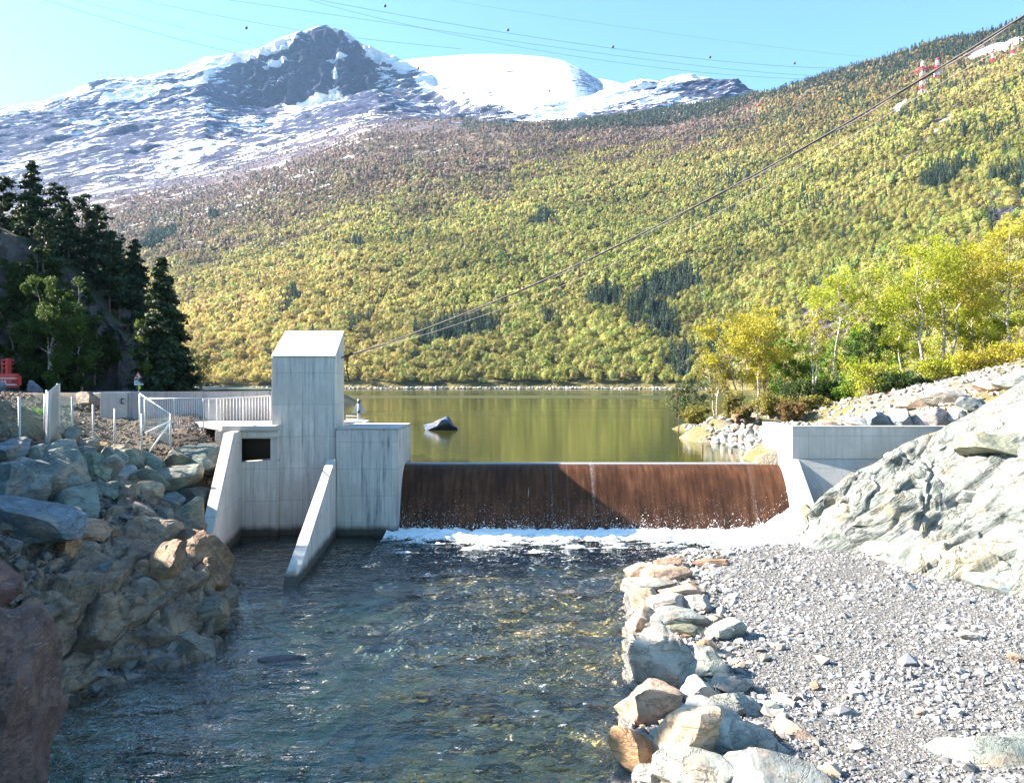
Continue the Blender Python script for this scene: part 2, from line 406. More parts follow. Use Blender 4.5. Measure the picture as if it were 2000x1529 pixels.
craggy = ridged(stack(XX/70, Ds/90, Zs/110), 4)
amp = sm(0.02, .25, Fa)*(Ds/3000)
edge = 1-.75*np.exp(-((Fa-3)/.05)**2)
cl = (sm(440, 500, PXg)*(1-sm(735, 765, PXg)))*sm(1.97, 2.05, Fa)*(1-sm(2.9, 3.0, Fa))
Zn = Zs+amp*edge*(fbm(stack(XX/260, Ds/260, 0*XX), 4)*26*(1-cl)+streak*11*sm(1.0, 1.4, Fa)*(1-cl))+amp*craggy*sm(1, 1.6, Fa)*4
Dn = Ds-amp*cl*(craggy*16+fbm(stack(XX/26, Zs/190, Ds/60), 4)*34)-amp*sm(1.0, 1.3, Fa)*streak*14
G = stack(XX, Dn, Zn)
me = gridmesh('mountain', G)
yS = tab(cols, T_Sy); yA = tab(cols, T_Ay)
f = np.clip((PY-yS)/(yA-yS+1e-3), -.2, 4)
sL = np.interp(f, [0, .06, .16, .3, .6, .85, 1.0, 1.35, 1.9, 2.5], [.80, .50, .42, .415, .415, .415, .41, .40, .37, .22])
sR = np.interp(f, [0, .1, .3, .6, .9, 1.0, 1.2, 1.5], [.62, .52, .50, .45, .40, .30, .25, .05])
kk = sm(880, 1000, PXg); snow = sL*(1-kk)+sR*kk
snow = snow+.13*fbm(stack(XX/420, Ds/500, Zs/300), 3)*sm(2.2, 1.0, np.abs(f))
snow = snow*(1-sm(1470, 1500, PXg))
def blob(px, py, rx, ry, ang=0):
    a = math.radians(ang); x = PXg-px; y = PY-py
    return sm(1.25, .75, np.sqrt(((x*math.cos(a)-y*math.sin(a))/rx)**2+((x*math.sin(a)+y*math.cos(a))/ry)**2)+.30*fbm(stack(XX/90, Zs/90, Ds*0), 3))
rock = np.zeros_like(snow)
for b in [(640, 120, 48, 62, 0), (690, 150, 50, 44, -30), (610, 165, 55, 32, 20), (700, 105, 16, 35, 0), (580, 110, 40, 12, 15), (500, 150, 75, 13, 14), (560, 190, 60, 20, 12), (470, 135, 50, 8, 12),
          (190, 168, 20, 8, 10), (80, 240, 75, 16, 22), (20, 255, 40, 16, 20), (805, 195, 55, 13, -6), (800, 150, 30, 12, -25), (640, 235, 45, 14, 0), (740, 195, 60, 12, 5),
          (300, 258, 50, 8, 18), (500, 320, 70, 9, 20), (620, 240, 40, 20, 10), (1390, 175, 80, 20, -4), (1430, 190, 40, 18, 0), (1310, 178, 40, 9, 12), (380, 165, 40, 7, 12), (230, 285, 50, 7, 20), (430, 300, 60, 8, 20)]:
    rock = np.maximum(rock, blob(*b))
white = np.zeros_like(snow)
for b in [(610, 205, 55, 9, 18), (760, 110, 45, 14, -30), (860, 175, 50, 14, -25), (560, 75, 70, 9, 25), (720, 90, 14, 30, 30), (655, 150, 5, 12, 20), (470, 118, 80, 9, 14), (1120, 215, 80, 14, 14), (1210, 175, 40, 8, 15), (250, 190, 60, 9, 14), (540, 130, 26, 7, 25), (660, 118, 20, 4, 12), (330, 178, 80, 7, 14)]:
    white = np.maximum(white, blob(*b))
veg = sm(1.12, .55, np.abs(PY-(yA+10))/60)*0
snow = snow*(1-rock)+rock*(.20+.18*(1-np.clip(cl*1.5,0,1))); snow = snow*(1-white)+white*.95
# open snow lanes high on the right hillside
for b, s in [((1950, 95, 70, 12, 18), .8), ((1760, 205, 30, 10, 35), .6), ((1850, 240, 50, 10, 50), .5)]:
    w = blob(*b); snow = np.maximum(snow, w*s)
snow = np.where(Fa > 3.02, np.maximum(snow, .6), snow)
hillrock = np.zeros_like(snow)
for b in [(1618, 640, 78, 50, 0), (1960, 410, 65, 48, 20), (1800, 275, 16, 60, -35), (1345, 700, 26, 14, 0), (1060, 668, 30, 10, 10), (1890, 600, 20, 60, 20)]:
    hillrock = np.maximum(hillrock, blob(*b))
low = sm(-30, 90, PY-yA)[..., None]; vg = sm(.75, 1.15, f)[..., None]
tint = np.array([.055, .065, .12])*(1-vg)+np.array([.20, .155, .15])*vg
tint = tint*(1-low)+np.array([.135, .125, .055])*low
hr = hillrock[..., None]; tint = tint*(1-hr)+np.where((PXg > 1880)[..., None], np.array([.07, .07, .10]), np.array([.19, .16, .18]))*hr
tint = tint*(1-cl[..., None])+np.array([.026, .032, .065])*cl[..., None]
attr(me, 'snow', snow.reshape(-1)); attr(me, 'tint', tint.reshape(-1, 3)); attr(me, 'cliff', np.clip(cl*1.2+hillrock, 0, 1).reshape(-1))
t = NT('mountain_ground'); p = t.pos()
pr = t.mapp(p, (1, 1, 1), rot=(0, math.radians(20), 0))
nz = t.noise(t.mapp(pr, (1/80, 1/95, 1/14)), 1, 7, .62, .3); nz2 = t.noise(t.mapp(pr, (1/28, 1/36, 1/5.5)), 1, 5, .66, .3)
nn = t.math('ADD', t.math('MULTIPLY', nz, .55), t.math('MULTIPLY', nz2, .45))
sa = t.n('Attribute', {'attribute_name': 'snow'}).outputs['Fac']; ta = t.n('Attribute', {'attribute_name': 'tint'}).outputs['Color']
ca = t.n('Attribute', {'attribute_name': 'cliff'}).outputs['Fac']
nn = t.math('ADD', t.math('MULTIPLY', t.math('SUBTRACT', nn, .5), 1.9), .5)
sf = t.mr(t.math('ADD', nn, sa), .97, 1.05)
rk = t.noise(t.mapp(p, (1/16, 1/30, 1/60)), 1, 6, .65)
col = t.mix(t.mr(nz2, .35, .65), t.mix(1.0, ta, (.55, .55, .62), 'MULTIPLY'), t.mix(1.0, ta, (1.3, 1.2, 1.1), 'MULTIPLY'))
col = t.mix(t.math('MULTIPLY', ca, t.mr(rk, .4, .62)), col, t.mix(1.0, ta, (.35, .36, .42), 'MULTIPLY'))
col = t.mix(sf, col, (.78, .79, .84))
hh = t.math('ADD', t.math('MULTIPLY', nn, 1.0), t.math('MULTIPLY', rk, .4))
M_MTN = t.done(col, .85, t.bump(hh, .9, 11.0), **{'Specular_IOR_Level': .1})
tag(link('mountain', me, M_MTN), kind='structure')

def back_range(name, ty, d, back, mat, rows=60, dz=160):
    cx = np.arange(ty[0][0], ty[-1][0]+1, 6).astype(float); y = tab(cx, ty); t_ = np.linspace(-1, 1, rows)
    dd = d+t_[:, None]*back+0*cx; top = zof(y, d)
    zz = top-(np.abs(t_[:, None])**1.15)*back*.72*(1+0*cx)
    X = (cx-1000)/F*d+0*dd
    zz = zz+fbm(stack(X/300, dd/300, zz*0), 4)*14*np.abs(t_[:, None])
    me = gridmesh(name, stack(X, dd, zz))
    sn = .80+.25*fbm(stack(X/200, dd/400, zz*0), 3)
    for (bx, w_, s) in ((1120, 45, .35), (1000, 60, .1), (1235, 30, .4)):
        sn = sn-s*np.exp(-((cx-bx)/w_)**2)*sm(.55, 0, np.abs(t_[:, None]+.18))
    attr(me, 'snow', sn.reshape(-1)); attr(me, 'tint', np.full((sn.size, 3), (.10, .09, .13))); attr(me, 'cliff', np.zeros(sn.size))
    return tag(link(name, me, mat), kind='structure')
back_range('mountain_snow_dome', [(600, 190), (700, 150), (760, 124), (800, 117), (850, 112), (920, 107), (1000, 107), (1060, 112), (1100, 119), (1130, 133), (1160, 152), (1200, 160), (1240, 172), (1300, 186), (1400, 205)], 4700, 1400, M_MTN)
back_range('mountain_far_crest', [(-400, 250), (-100, 218), (60, 212), (150, 204), (250, 230), (400, 260)], 4700, 900, M_MTN, 30)
back_range('mountain_far_saddle', [(1380, 215), (1440, 186), (1490, 178), (1540, 186), (1600, 215)], 4700, 900, M_MTN, 30)

# interpolator: photo column and row -> place on the forest slope
_pxi = np.arange(len(cols))
def on_hill(px, f):
    """f in 0..1 from shore to the forest line; returns world point"""
    i = np.clip(np.searchsorted(cols, px)-1, 0, len(cols)-2); a = (px-cols[i])/(cols[i+1]-cols[i])
    r = f*149; j = np.clip(r.astype(int), 0, len(Ds)-2); b = r-j
    g = lambda A: (A[j, i]*(1-a)+A[j, i+1]*a)*(1-b)+(A[j+1, i]*(1-a)+A[j+1, i+1]*a)*b
    return g(G[..., 0]), g(G[..., 1]), g(G[..., 2])
N = 230000
fp = rng.uniform(0.012, 1.22, N); ppx = rng.uniform(-160, 2180, N)
d0 = tab(ppx, T_SH); dA = tab(ppx, T_Ad); dd = d0+(dA-d0)*np.minimum(fp, 1)
keep = rng.random(N) < (dd/1450)*.9+.05
keep &= ~((fp > 1.0) & (rng.random(N) < .45)) & ~((ppx > 1480) & (fp > 1.03))
ppx, fp = ppx[keep], fp[keep]
X, Y, Z = on_hill(ppx, fp); py = HY-(Z-CZ)/Y*F; px_ = 1000+X/Y*F
yAp = tab(px_, T_Ay); rel = py-yAp
def inb(px, py, L):
    m = np.zeros(len(px), bool); jx = fbm(stack(px/26, py/22, 0*px), 3); jy = fbm(stack(px/26+40, py/22, 0*px), 3); px = px+jx*13; py = py+jy*9
    for (cx, cy, rx, ry, a) in L:
        a = math.radians(a); x = px-cx; y = py-cy
        m |= ((x*math.cos(a)-y*math.sin(a))/rx)**2+((x*math.sin(a)+y*math.cos(a))/ry)**2 < 1
    return m
nzp = fbm(stack(X/45, Y/45, Z/45), 3)
con = inb(px_, py, [(900, 652, 85, 24, 8), (840, 668, 30, 16, 0), (1290, 580, 62, 30, 30), (1330, 555, 36, 24, 30), (1260, 625, 40, 30, 10), (1180, 590, 30, 20, 10), (1330, 720, 30, 36, 0), (1300, 650, 30, 25, 0), (700, 640, 28, 12, 30), (575, 588, 18, 15, 30), (1075, 640, 20, 12, 0), (1060, 440, 30, 14, 0), (1850, 350, 60, 18, 20), (1980, 360, 50, 22, 0), (420, 425, 12, 9, 0), (310, 470, 40, 12, 30), (560, 610, 20, 10, 30), (1410, 680, 30, 20, 0), (690, 480, 18, 8, 0)])
con |= (rel < np.interp(px_, [1080, 1450, 1600, 2000], [10, 14, 26, 40])*(1+.6*nzp)) & (px_ > 1080) & (rng.random(len(px_)) < .75)
con |= (rel < 12) & (px_ > 900) & (rng.random(len(px_)) < .25)
con |= rng.random(len(px_)) < np.where(px_ > 1350, .085, .022)*(1+nzp*3)*np.where(rel < 260, 1.2, .45)
bare = inb(px_, py, [(1618, 640, 72, 44, 0), (1960, 412, 62, 42, 20), (1950, 95, 75, 11, 18), (1760, 208, 26, 8, 35), (1850, 240, 50, 7, 50), (1805, 275, 9, 55, -35), (1060, 668, 26, 8, 10)])
con &= ~(rng.random(len(px_)) < .08); bare |= (nzp < -.38) & (rng.random(len(px_)) < .55) & ~con
dens = np.where(px_ < 1000, np.interp(rel, [-90, 0, 90, 240], [.10, .25, .50, 1.0]), np.where(px_ < 1450, np.interp(rel, [-30, 10, 60, 120], [.15, .55, .8, 1]), 1.0))
bare &= ~((rng.random(len(px_)) < .22) & (py > 260))
k = ~bare & ((rng.random(len(px_)) < dens) | con)
X, Y, Z, px_, py, rel, con, nzp = [a[k] for a in (X, Y, Z, px_, py, rel, con, nzp)]
def crown_tpl(n, seed, kind):
    r = np.random.default_rng(seed)
    if kind == 'b':
        d = r.normal(size=(n, 3)); d /= np.linalg.norm(d, axis=1)[:, None]; d[:, 2] = np.where(d[:, 2] < -.4, -d[:, 2], d[:, 2])
        lump = 1+.55*pn(d*1.9+seed*5)
        c = d*(r.uniform(.62, 1.0, n)*lump)[:, None]*np.array([.5, .5, .42])+np.array([0, 0, .58])
        return leafcloud(c, d*1.0, 1.05*math.sqrt(2.2/n)*.62, seed, .62)
    z = r.random(n)**1.25; a = r.uniform(0, 6.28, n); rad = (1-z)*.5*(.55+.45*r.random(n))*(1+.25*np.sin(z*38))
    c = np.stack([np.cos(a)*rad, np.sin(a)*rad, .06+.94*z], -1); nr = np.stack([np.cos(a), np.sin(a), .45+0*a], -1)
    return leafcloud(c, nr, 1.25*math.sqrt(1.4/n)*.62*(1.2-.6*z), seed, .45)
def forest(name, label, X, Y, Z, H, Wd, tint, kind, mat):
    V_, T_ = [], []
    for lo_, hi_, n in ((0, 560, 250), (560, 800, 80), (800, 1100, 28), (1100, 9999, 18)):
        idx = np.where((Y >= lo_) & (Y < hi_))[0]
        if not len(idx): continue
        tp = [crown_tpl(n, s, kind) for s in range(14)]
        which = rng.integers(0, 14, len(idx)); ang = rng.uniform(0, 6.28, len(idx))
        for w in range(14):
            ii = idx[which == w]; aa = ang[which == w]
            if not len(ii): continue
            v = tp[w][None]*np.stack([Wd[ii], Wd[ii], H[ii]], -1)[:, None, None]
            ca, sa_ = np.cos(aa)[:, None, None], np.sin(aa)[:, None, None]
            x = v[..., 0]*ca-v[..., 1]*sa_; y = v[..., 0]*sa_+v[..., 1]*ca
            v = np.stack([x, y, v[..., 2]], -1)+np.stack([X[ii], Y[ii], Z[ii]], -1)[:, None, None]
            V_.append(v.reshape(-1, 3)); T_.append(np.repeat(tint[ii], n, 0)*rng.uniform(.9, 1.1, (len(ii)*n, 1)))
    V_ = np.concatenate(V_); me = npmesh(name, V_, np.arange(len(V_)).reshape(-1, 3))
    attr(me, 'tint', np.concatenate(T_), 'FACE')
    return tag(link(name, me, mat), label, kind='stuff')
b = ~con; n = b.sum(); r_ = rel[b][:, None]; px2 = px_[b][:, None]
g1 = np.array([.375, .345, .105]); g2 = np.array([.34, .25, .105]); g3 = np.array([.27, .195, .155]); gl = np.array([.60, .47, .15])
hi = sm(190, 30, r_+60*nzp[b][:, None]); top = sm(np.where(px2 < 1000, 230, 90), 20, r_+70*nzp[b][:, None])*np.where(px2 < 1480, 1, .35)
lf = sm(1100, 300, px2)*sm(60, 300, r_)
pg = np.clip(.5+1.2*fbm(stack(X[b]/60+9, Y[b]/60, Z[b]/60), 3)[:, None], 0, 1); tn = (g1*(.85+.3*pg)*(1-np.array([.0, -.10, .1])*(1-pg)))*(1-lf)+gl*lf; tn = tn*(1-hi*.75)+g2*hi*.75; tn = tn*(1-top)+g3*top
nzL = fbm(stack(X[b]/150, Y[b]/150, Z[b]/60), 3)[:, None]; tn = .77*tn*rng.uniform(.74, 1.2, (n, 1))*(1+.25*nzp[b][:, None]+.25*nzL)*rng.uniform(.93, 1.07, (n, 3))
gr = (rng.random(n) < .12)[:, None]; tn = np.where(gr, tn*np.array([.72, .95, .9]), tn)
br = (rng.random(n) < .10+.25*np.clip(nzL[:, 0], 0, 1))[:, None]; tn = np.where(br, tn*np.array([.80, .72, .95]), tn)
Hb = rng.uniform(4.2, 9.2, n)*np.interp(rel[b], [-50, 100], [.62, 1]); Hb = Hb*(1+.35*nzL[:, 0]); Wb = Hb*rng.uniform(.66, 1.0, n)
forest('birch_forest', 'far hillside wood of yellow green birches rising from the lake shore', X[b], Y[b], Z[b]-.5, Hb, Wb, tn, 'b', M_FOREST)
n = con.sum(); Hc = rng.uniform(6, 15, n)*np.interp(rel[con], [0, 60], [.72, 1]); tc = np.array([.036, .060, .040])*rng.uniform(.6, 1.5, (n, 1))
forest('conifer_forest', 'dark green conifers standing in patches and along the crest of the far hillside', X[con], Y[con], Z[con]-.5, Hc, Hc*rng.uniform(.30, .55, n), tc, 'c', M_FOREST)

# far shore stones: one pale band along the water
n = 2600; spx = rng.uniform(250, 1420, n); sd = tab(spx, T_SH)
X0, Y0, Z0 = on_hill(spx, np.full(n, .006)+rng.random(n)*.012)
scatter_stones('shore_stones', np.stack([X0, Y0-1, np.maximum(Z0, -.2)*0+rng.uniform(-.1, .8, n)], -1), rng.uniform(.8, 2.6, n), M_RIP, 'pale stones lining the far lake shore below the birch wood', 5, rng.uniform(.6, 1.6, n))

# ================================================================== WATER
def wave_grid(x0, x1, y0, y1, st, z, amp, sc, name):
    xs = np.arange(x0, x1+1e-6, st); ys = np.arange(y0, y1+1e-6, st); Xg, Yg = np.meshgrid(xs, ys)
    Zg = z+amp*(fbm(stack(Xg*sc, Yg*sc*1.7, 0*Xg), 4, .6))
    return Xg, Yg, Zg
# lake: from the weir crest to the far shore
t = NT('lake_water'); p = t.pos()
rip = t.noise(t.mapp(p, (.35, 1.6, 1)), 1.0, 4, .6); fine = t.noise(t.mapp(p, (1.5, 5, 1)), 1.0, 3, .6)
band = t.noise(t.mapp(p, (.0022, .022, 1), loc=(3.1, .35, 0)), 1.0, 3, .5)
bd = t.mr(band, .50, .60)
h = t.math('ADD', rip, t.math('MULTIPLY', fine, .3))
t.set(t.b, 'IOR', 1.33); t.set(t.b, 'Specular IOR Level', .85)
t.done((.040, .044, .008), t.math('ADD', t.math('MULTIPLY', bd, .22), .07), t.bump(h, .22, .035))
M_LAKE = t.m
xs = np.concatenate([np.linspace(-330, -40, 12), np.linspace(-38, 38, 20), np.linspace(45, 300, 12)])
ys = np.array([32.15, 34, 38, 45, 60, 90, 150, 250, 380, 470])
Xg, Yg = np.meshgrid(xs, ys); Xg = Xg*np.clip((Yg+40)/200, .2, 2)
me = gridmesh('lake', stack(Xg, Yg, 0*Xg-.0)); tag(link('lake_water', me, M_LAKE), kind='structure')

WX0, WX1, WR = -4.55, 11.05, -2.6
WPROF = [(33.6, -.5), (33.0, -.12), (32.5, .0), (32.2, .02), (31.95, -.01), (31.7, -.08), (31.4, -.27), (31.15, -.55), (30.9, -.9), (30.65, -1.35), (30.45, -1.8), (30.3, -2.2), (30.15, -2.6), (30.0, -3.4)]
pr_ = np.array(WPROF); tt = np.linspace(0, len(pr_)-1, 90)
py_ = np.interp(tt, np.arange(len(pr_)), pr_[:, 0]); pz_ = np.interp(tt, np.arange(len(pr_)), pr_[:, 1])
kx = np.ones(7)/7
py_[3:-3] = np.convolve(py_, kx, 'valid'); pz_[3:-3] = np.convolve(pz_, kx, 'valid')
xs = np.linspace(WX0, WX1, 260)
Xg = np.broadcast_to(xs, (90, 260)); Yg = np.broadcast_to(py_[:, None], (90, 260)); Zg = np.broadcast_to(pz_[:, None], (90, 260))
dn = fbm(stack(Xg*3, Yg*0, Zg*.35), 3)*.012*sm(-.1, -1.2, Zg)
t = NT('wet_weir_concrete'); p = t.pos(); sx = t.n('SeparateXYZ'); t.set(sx, '#0', p); z = sx.outputs[2]
v1 = t.noise(t.mapp(p, (3, .4, .35)), 2.2, 5, .6); v2 = t.noise(t.mapp(p, (1.0, .02, .03), loc=(3.3, 0, 0)), 1.9, 4, .6, .4); sp = t.noise(t.mapp(p, (9, 5, 5)), 2.6, 5, .75); st2 = t.noise(t.mapp(p, (7, 0, .25)), 1.2, 3, .7)
col = t.mix(t.mr(v1, .3, .7), (.052, .022, .013), (.135, .064, .037)); col = t.mix(t.mr(t.noise(p, 1.1, 4), .35, .65, 0, .55), col, (.025, .015, .012))
col = t.mix(t.mr(z, -.03, .012), col, (.30, .33, .42))  # crest lip painted pale blue as the water's reflection of the sky
low_ = t.mr(z, -.9, -2.5); 
fl = t.math('MULTIPLY', t.mr(t.math('ADD', sp, t.math('MULTIPLY', low_, .10)), .665, .72), t.mr(z, -.35, -1.3))
col = t.mix(t.math('MULTIPLY', fl, .85), col, (.85, .87, .9))
stz = t.math('MULTIPLY', t.mr(v2, .60, .75), t.mr(sp, .42, .62)); col = t.mix(t.math('MULTIPLY', stz, .30), col, (.72, .74, .78))
stw = t.math('MULTIPLY', t.mr(st2, .70, .76), t.mr(z, -.2, -1.0)); col = t.mix(t.math('MULTIPLY', stw, .5), col, (.8, .82, .86))
M_WEIR = t.done(col, t.math('ADD', .35, t.math('MULTIPLY', sp, .2)), t.bump(t.math('ADD', sp, v1), .6, .03), **{'Specular_IOR_Level': .05})
me = gridmesh('weir', stack(Xg, Yg+dn*-1, Zg))
tag(link('overflow_weir', me, M_WEIR, origin=(3.2, 31, -2.6)), 'wide curved concrete weir with a thin brown sheet of lake water sliding over it', 'weir')

# river bed and river
def beddepth(x, y):
    dep = .30+.20*fbm(stack(x*.25, y*.25, 0*x), 3)+1.1*sm(24.5, 28.5, y)+1.0*sm(19, 11, y)*sm(1.5, -5, x)*1.5+.9*sm(-1.5, -6.0, x)
    return WR-dep
GRC = [P(1234, 1120, 24.0)-[0, 0, .05], P(1228, 1180, 20.8), P(1232, 1260, 17.6), P(1236, 1350, 14.8), P(1225, 1440, 12.9), P(1200, 1529, 11.3),
       (3.0, 27.2, -2.75), (7, 27.6, -2.7), (2.2, 8, -2.6), (1.5, 4, -2.6),
       (6, 22, -2.36), (10, 24.5, -2.3), (9, 18, -2.32), (6, 14, -2.36), (12, 14, -2.2), (5, 9, -2.36), (11, 8, -2.15), (5.2, 5, -2.3), (13, 20, -2.2), (20, 14, -1.9), (20, 22, -1.6)]
gr_f = tps(GRC)
def bank_edge_r(y): return np.interp(y, [2, 8, 11.3, 12.9, 14.8, 17.6, 20.8, 24, 26.3, 27.2, 27.8, 28.5], [1.0, 1.3, 1.65, 1.95, 2.35, 2.75, 3.2, 3.8, 5.4, 8.6, 12.5, 16])
def HR(x, y):
    e = x-bank_edge_r(y)
    return np.where(e > -.2, gr_f(x, y)*0+WR+.03+.22*sm(-.2, 1.2, e)+.12*sm(1, 8, e)+.03*fbm(stack(x*.8, y*.8, 0*x), 3), WR-.9*sm(-.2, -1.5, e)-.05)
# left bank control points; the out-of-frame rise is added to shade the river
GLC = [(-11.6, 29.2, 1.35), (-12.6, 30, 1.6), P(230, 822, 33), P(300, 850, 30.2), P(400, 862, 30), P(100, 800, 32), P(0, 765, 38), P(20, 765, 50), P(200, 765, 36)*[1, 1, .85], P(400, 770, 36),
       P(420, 884, 28.8), P(330, 886, 28.4), P(250, 880, 28), P(190, 868, 27), P(130, 862, 24.6), P(70, 880, 22), P(10, 885, 20.5), (-18.5, 17, 5.6), (-16.5, 13, 5.4), (-13.8, 9, 4.8), (-24, 17, 6),
       P(420, 1010, 27.0)-[0, 0, .4], P(330, 975, 26.2), P(240, 950, 25.4), P(190, 965, 23.8), P(100, 1010, 19.8), P(30, 1020, 18.2),
       P(290, 975, 23.5), P(350, 1035, 23.2), P(430, 1120, 22), P(395, 1080, 22.8), P(300, 1060, 20.8), P(220, 1060, 19.6), P(140, 1080, 17.8), P(60, 1090, 16.5), P(250, 1150, 18.6), P(360, 1170, 19.6), P(150, 1170, 16.6), P(60, 1180, 15),
       P(300, 1230, 17.6), P(200, 1260, 16.2), P(120, 1290, 15.3), P(430, 1180, 20.6), P(375, 1245, 18.2),
       P(455, 1205, 19.8), P(430, 1255, 17.9), P(360, 1292, 16.5), P(250, 1325, 15.6), P(160, 1355, 14.9), P(85, 1372, 14.3),
       (-6.4, 20.6, -3.4), (-6.0, 17.5, -3.6), (-6.6, 15.0, -3.6), (-7.8, 13, -3.5), (-9.2, 24, -3.0), (-8.8, 27, -3.2), (-9.9, 28.5, -2.9), (-8.2, 11, -3.3), (-5, 12, -4.2), (-6.5, 9, -3.2), (-9.5, 11, -1.2), (-10.5, 8, 0.0)]
gl_f = tps(GLC, .01)
def HL(x, y):
    z = gl_f(x, y); z = np.where((x < -34), np.minimum(z, 4), z)
    q = stack(x*1.3, y*1.3, 0*x)
    z = z+(fbm(q, 4, .6)*.10+ridged(q*.6, 3)*.03)*sm(-3.2, -2.3, z)*(1+1.2*sm(24.5, 23, y))
    z = np.where(y > 33.5, np.minimum(z, 2.6+.3*np.sin(x)), z)
    z = z-4.0*sm(-11.0, -10.5, x)*sm(23.5, 25.5, y)-2*sm(-10.2, -9.6, x)*sm(22, 24, y)-3*sm(-7.4, -5.6, x)
    return z
def HU(x, y):  # upper right bank round the lake
    return gu_f(x, y)
GUC = [P(1510, 872, 37), P(1420, 862, 43), P(1340, 850, 48.5), P(1310, 838, 56), P(1520, 834, 36.5), P(1600, 836, 35), P(1450, 836, 44), P(1370, 834, 50),
       P(1560, 822, 46), P(1660, 806, 42), P(1700, 826, 34.5), P(1850, 800, 34), P(1950, 765, 34), P(2000, 738, 35), P(1800, 775, 38), P(1900, 742, 42), P(2000, 702, 46),
       P(1440, 815, 54), P(1640, 792, 52), P(1800, 748, 52), P(2000, 690, 56), P(2200, 600, 54), P(2400, 560, 45), P(2400, 640, 34), (22, 70, 1.0), (35, 75, 3.5), (50, 80, 8), (60, 60, 12), (17, 60, .6), (14, 44, -1.2), (10.5, 50, -1.6), (11, 38, -1.8), (10, 60, -1.5), (18, 80, -1)]
gu_f = tps(GUC, .01)
def ground_fn(x, y):
    z = np.where(x < -2, beddepth(x, y), beddepth(x, y))
    z = np.where(y > 31.2, -2.2, z)
    zl = HL(x, y); zl = np.where((y > 33.2) & (x > -19.5), -2.2, zl)
    z = np.where((x < -5.0) & ((x < -11.0) | (y < 29.4)), np.maximum(z, zl), z)
    z = np.where((x > .5) & (y < 29.5), np.maximum(z, HR(x, y)), z)
    zu = HU(x, y); z = np.where((x > 10.2) & (y > 31.8), np.maximum(-2.2, zu+.12*fbm(stack(x*.7, y*.7, 0*x), 4)), z)
    return z
xs = np.concatenate([np.arange(-60, -22, .8), np.arange(-22, 20, .13), np.arange(20, 64, .5)]); ys = np.concatenate([np.arange(2, 40, .13), np.arange(40, 86, .5)])
Xg, Yg = np.meshgrid(xs, ys); Zg = ground_fn(Xg, Yg)
me = gridmesh('ground', stack(Xg, Yg, Zg))
zone = np.zeros(Xg.shape+(3,))
left = (Xg < -4)[..., None]; up = ((Yg > 31.8) & (Xg > 5))[..., None]
soil = np.array([.105, .078, .058]); gravel = np.array([.14, .14, .142]); scree = np.array([.21, .19, .16]); grass = np.array([.16, .14, .055])
veg_ = (up[..., 0]*sm(-.1, .5, fbm(stack(Xg*.4, Yg*.4, 0*Xg), 3)+sm(46, 52, Yg+Xg*.25)))[..., None]
zone = np.where(left, soil, gravel); zone = np.where(up, scree*(1-veg_)+grass*veg_, zone)
wet = sm(WR+.0, WR-.08, Zg)[..., None]*(Yg < 31)[..., None]
bedc = np.array([.80, .56, .24])+.08*fbm(stack(Xg*.5, Yg*.9, 0*Xg), 3)[..., None]*np.array([1, .8, .4])
bg_ = sm(.0, .5, fbm(stack(Xg*.30+3, Yg*.45+2, 0*Xg), 3)+.35*np.exp(-((Xg+.3)/3.5)**2))[..., None]; bedc = bedc*bg_+np.array([.32, .35, .30])*(1-bg_); bp = sm(.12, .40, fbm(stack(Xg*.55+9, Yg*.8, 0*Xg), 3))[..., None]; bedc = bedc*(1-bp)+np.array([.70, .52, .34])*bp
zone = np.where(wet > .5, bedc, zone)
attr(me, 'tint', zone.reshape(-1, 3))
t = NT('near_ground'); p = t.pos(); ta = t.n('Attribute', {'attribute_name': 'tint'}).outputs['Color']
vv = t.voro(p, 14, out=1); v2 = t.voro(p, 34, out=1); n1 = t.noise(p, 2.2, 5, .6); n2 = t.noise(p, 18, 4, .7); vd = t.voro(p, 14); vd2 = t.voro(p, 34)
bw = t.n('RGBToBW'); t.set(bw, '#0', vv); bw2 = t.n('RGBToBW'); t.set(bw2, '#0', v2)
c = t.mix(t.mr(bw.outputs[0], .1, .9), t.mix(1.0, ta, (.5, .5, .52), 'MULTIPLY'), t.mix(1.0, ta, (1.6, 1.55, 1.45), 'MULTIPLY'))
zz0 = t.n('SeparateXYZ'); t.set(zz0, '#0', p); uw = t.mr(zz0.outputs[2], -2.7, -2.85); c = t.mix(t.math('MULTIPLY', uw, .7), c, ta)
c = t.mix(t.mr(bw2.outputs[0], .2, .8, 0, .6), c, t.mix(1.0, ta, (.45, .45, .45), 'MULTIPLY')); c = t.mix(t.mr(n1, .4, .7, 0, .45), c, t.mix(1.0, ta, (1.3, 1.2, 1.05), 'MULTIPLY'))
h = t.math('ADD', t.math('MULTIPLY', vd, -1.0), t.math('MULTIPLY', vd2, -.5)); h = t.math('ADD', h, n2)
zz_ = t.n('SeparateXYZ'); t.set(zz_, '#0', p); bv = t.voro(t.mapp(p, (1, 1.4, 1)), 1.7, out=1); bb_ = t.n('RGBToBW'); t.set(bb_, '#0', bv); c = t.mix(t.mr(zz_.outputs[2], -2.68, -2.8), c, t.mix(t.mr(bb_.outputs[0], .25, .75), t.mix(1.0, c, (.40, .42, .36), 'MULTIPLY'), t.mix(1.0, c, (1.5, 1.4, 1.35), 'MULTIPLY')))
M_GRD = t.done(c, .85, t.bump(h, .8, .045))
tag(link('ground', me, M_GRD), kind='structure')
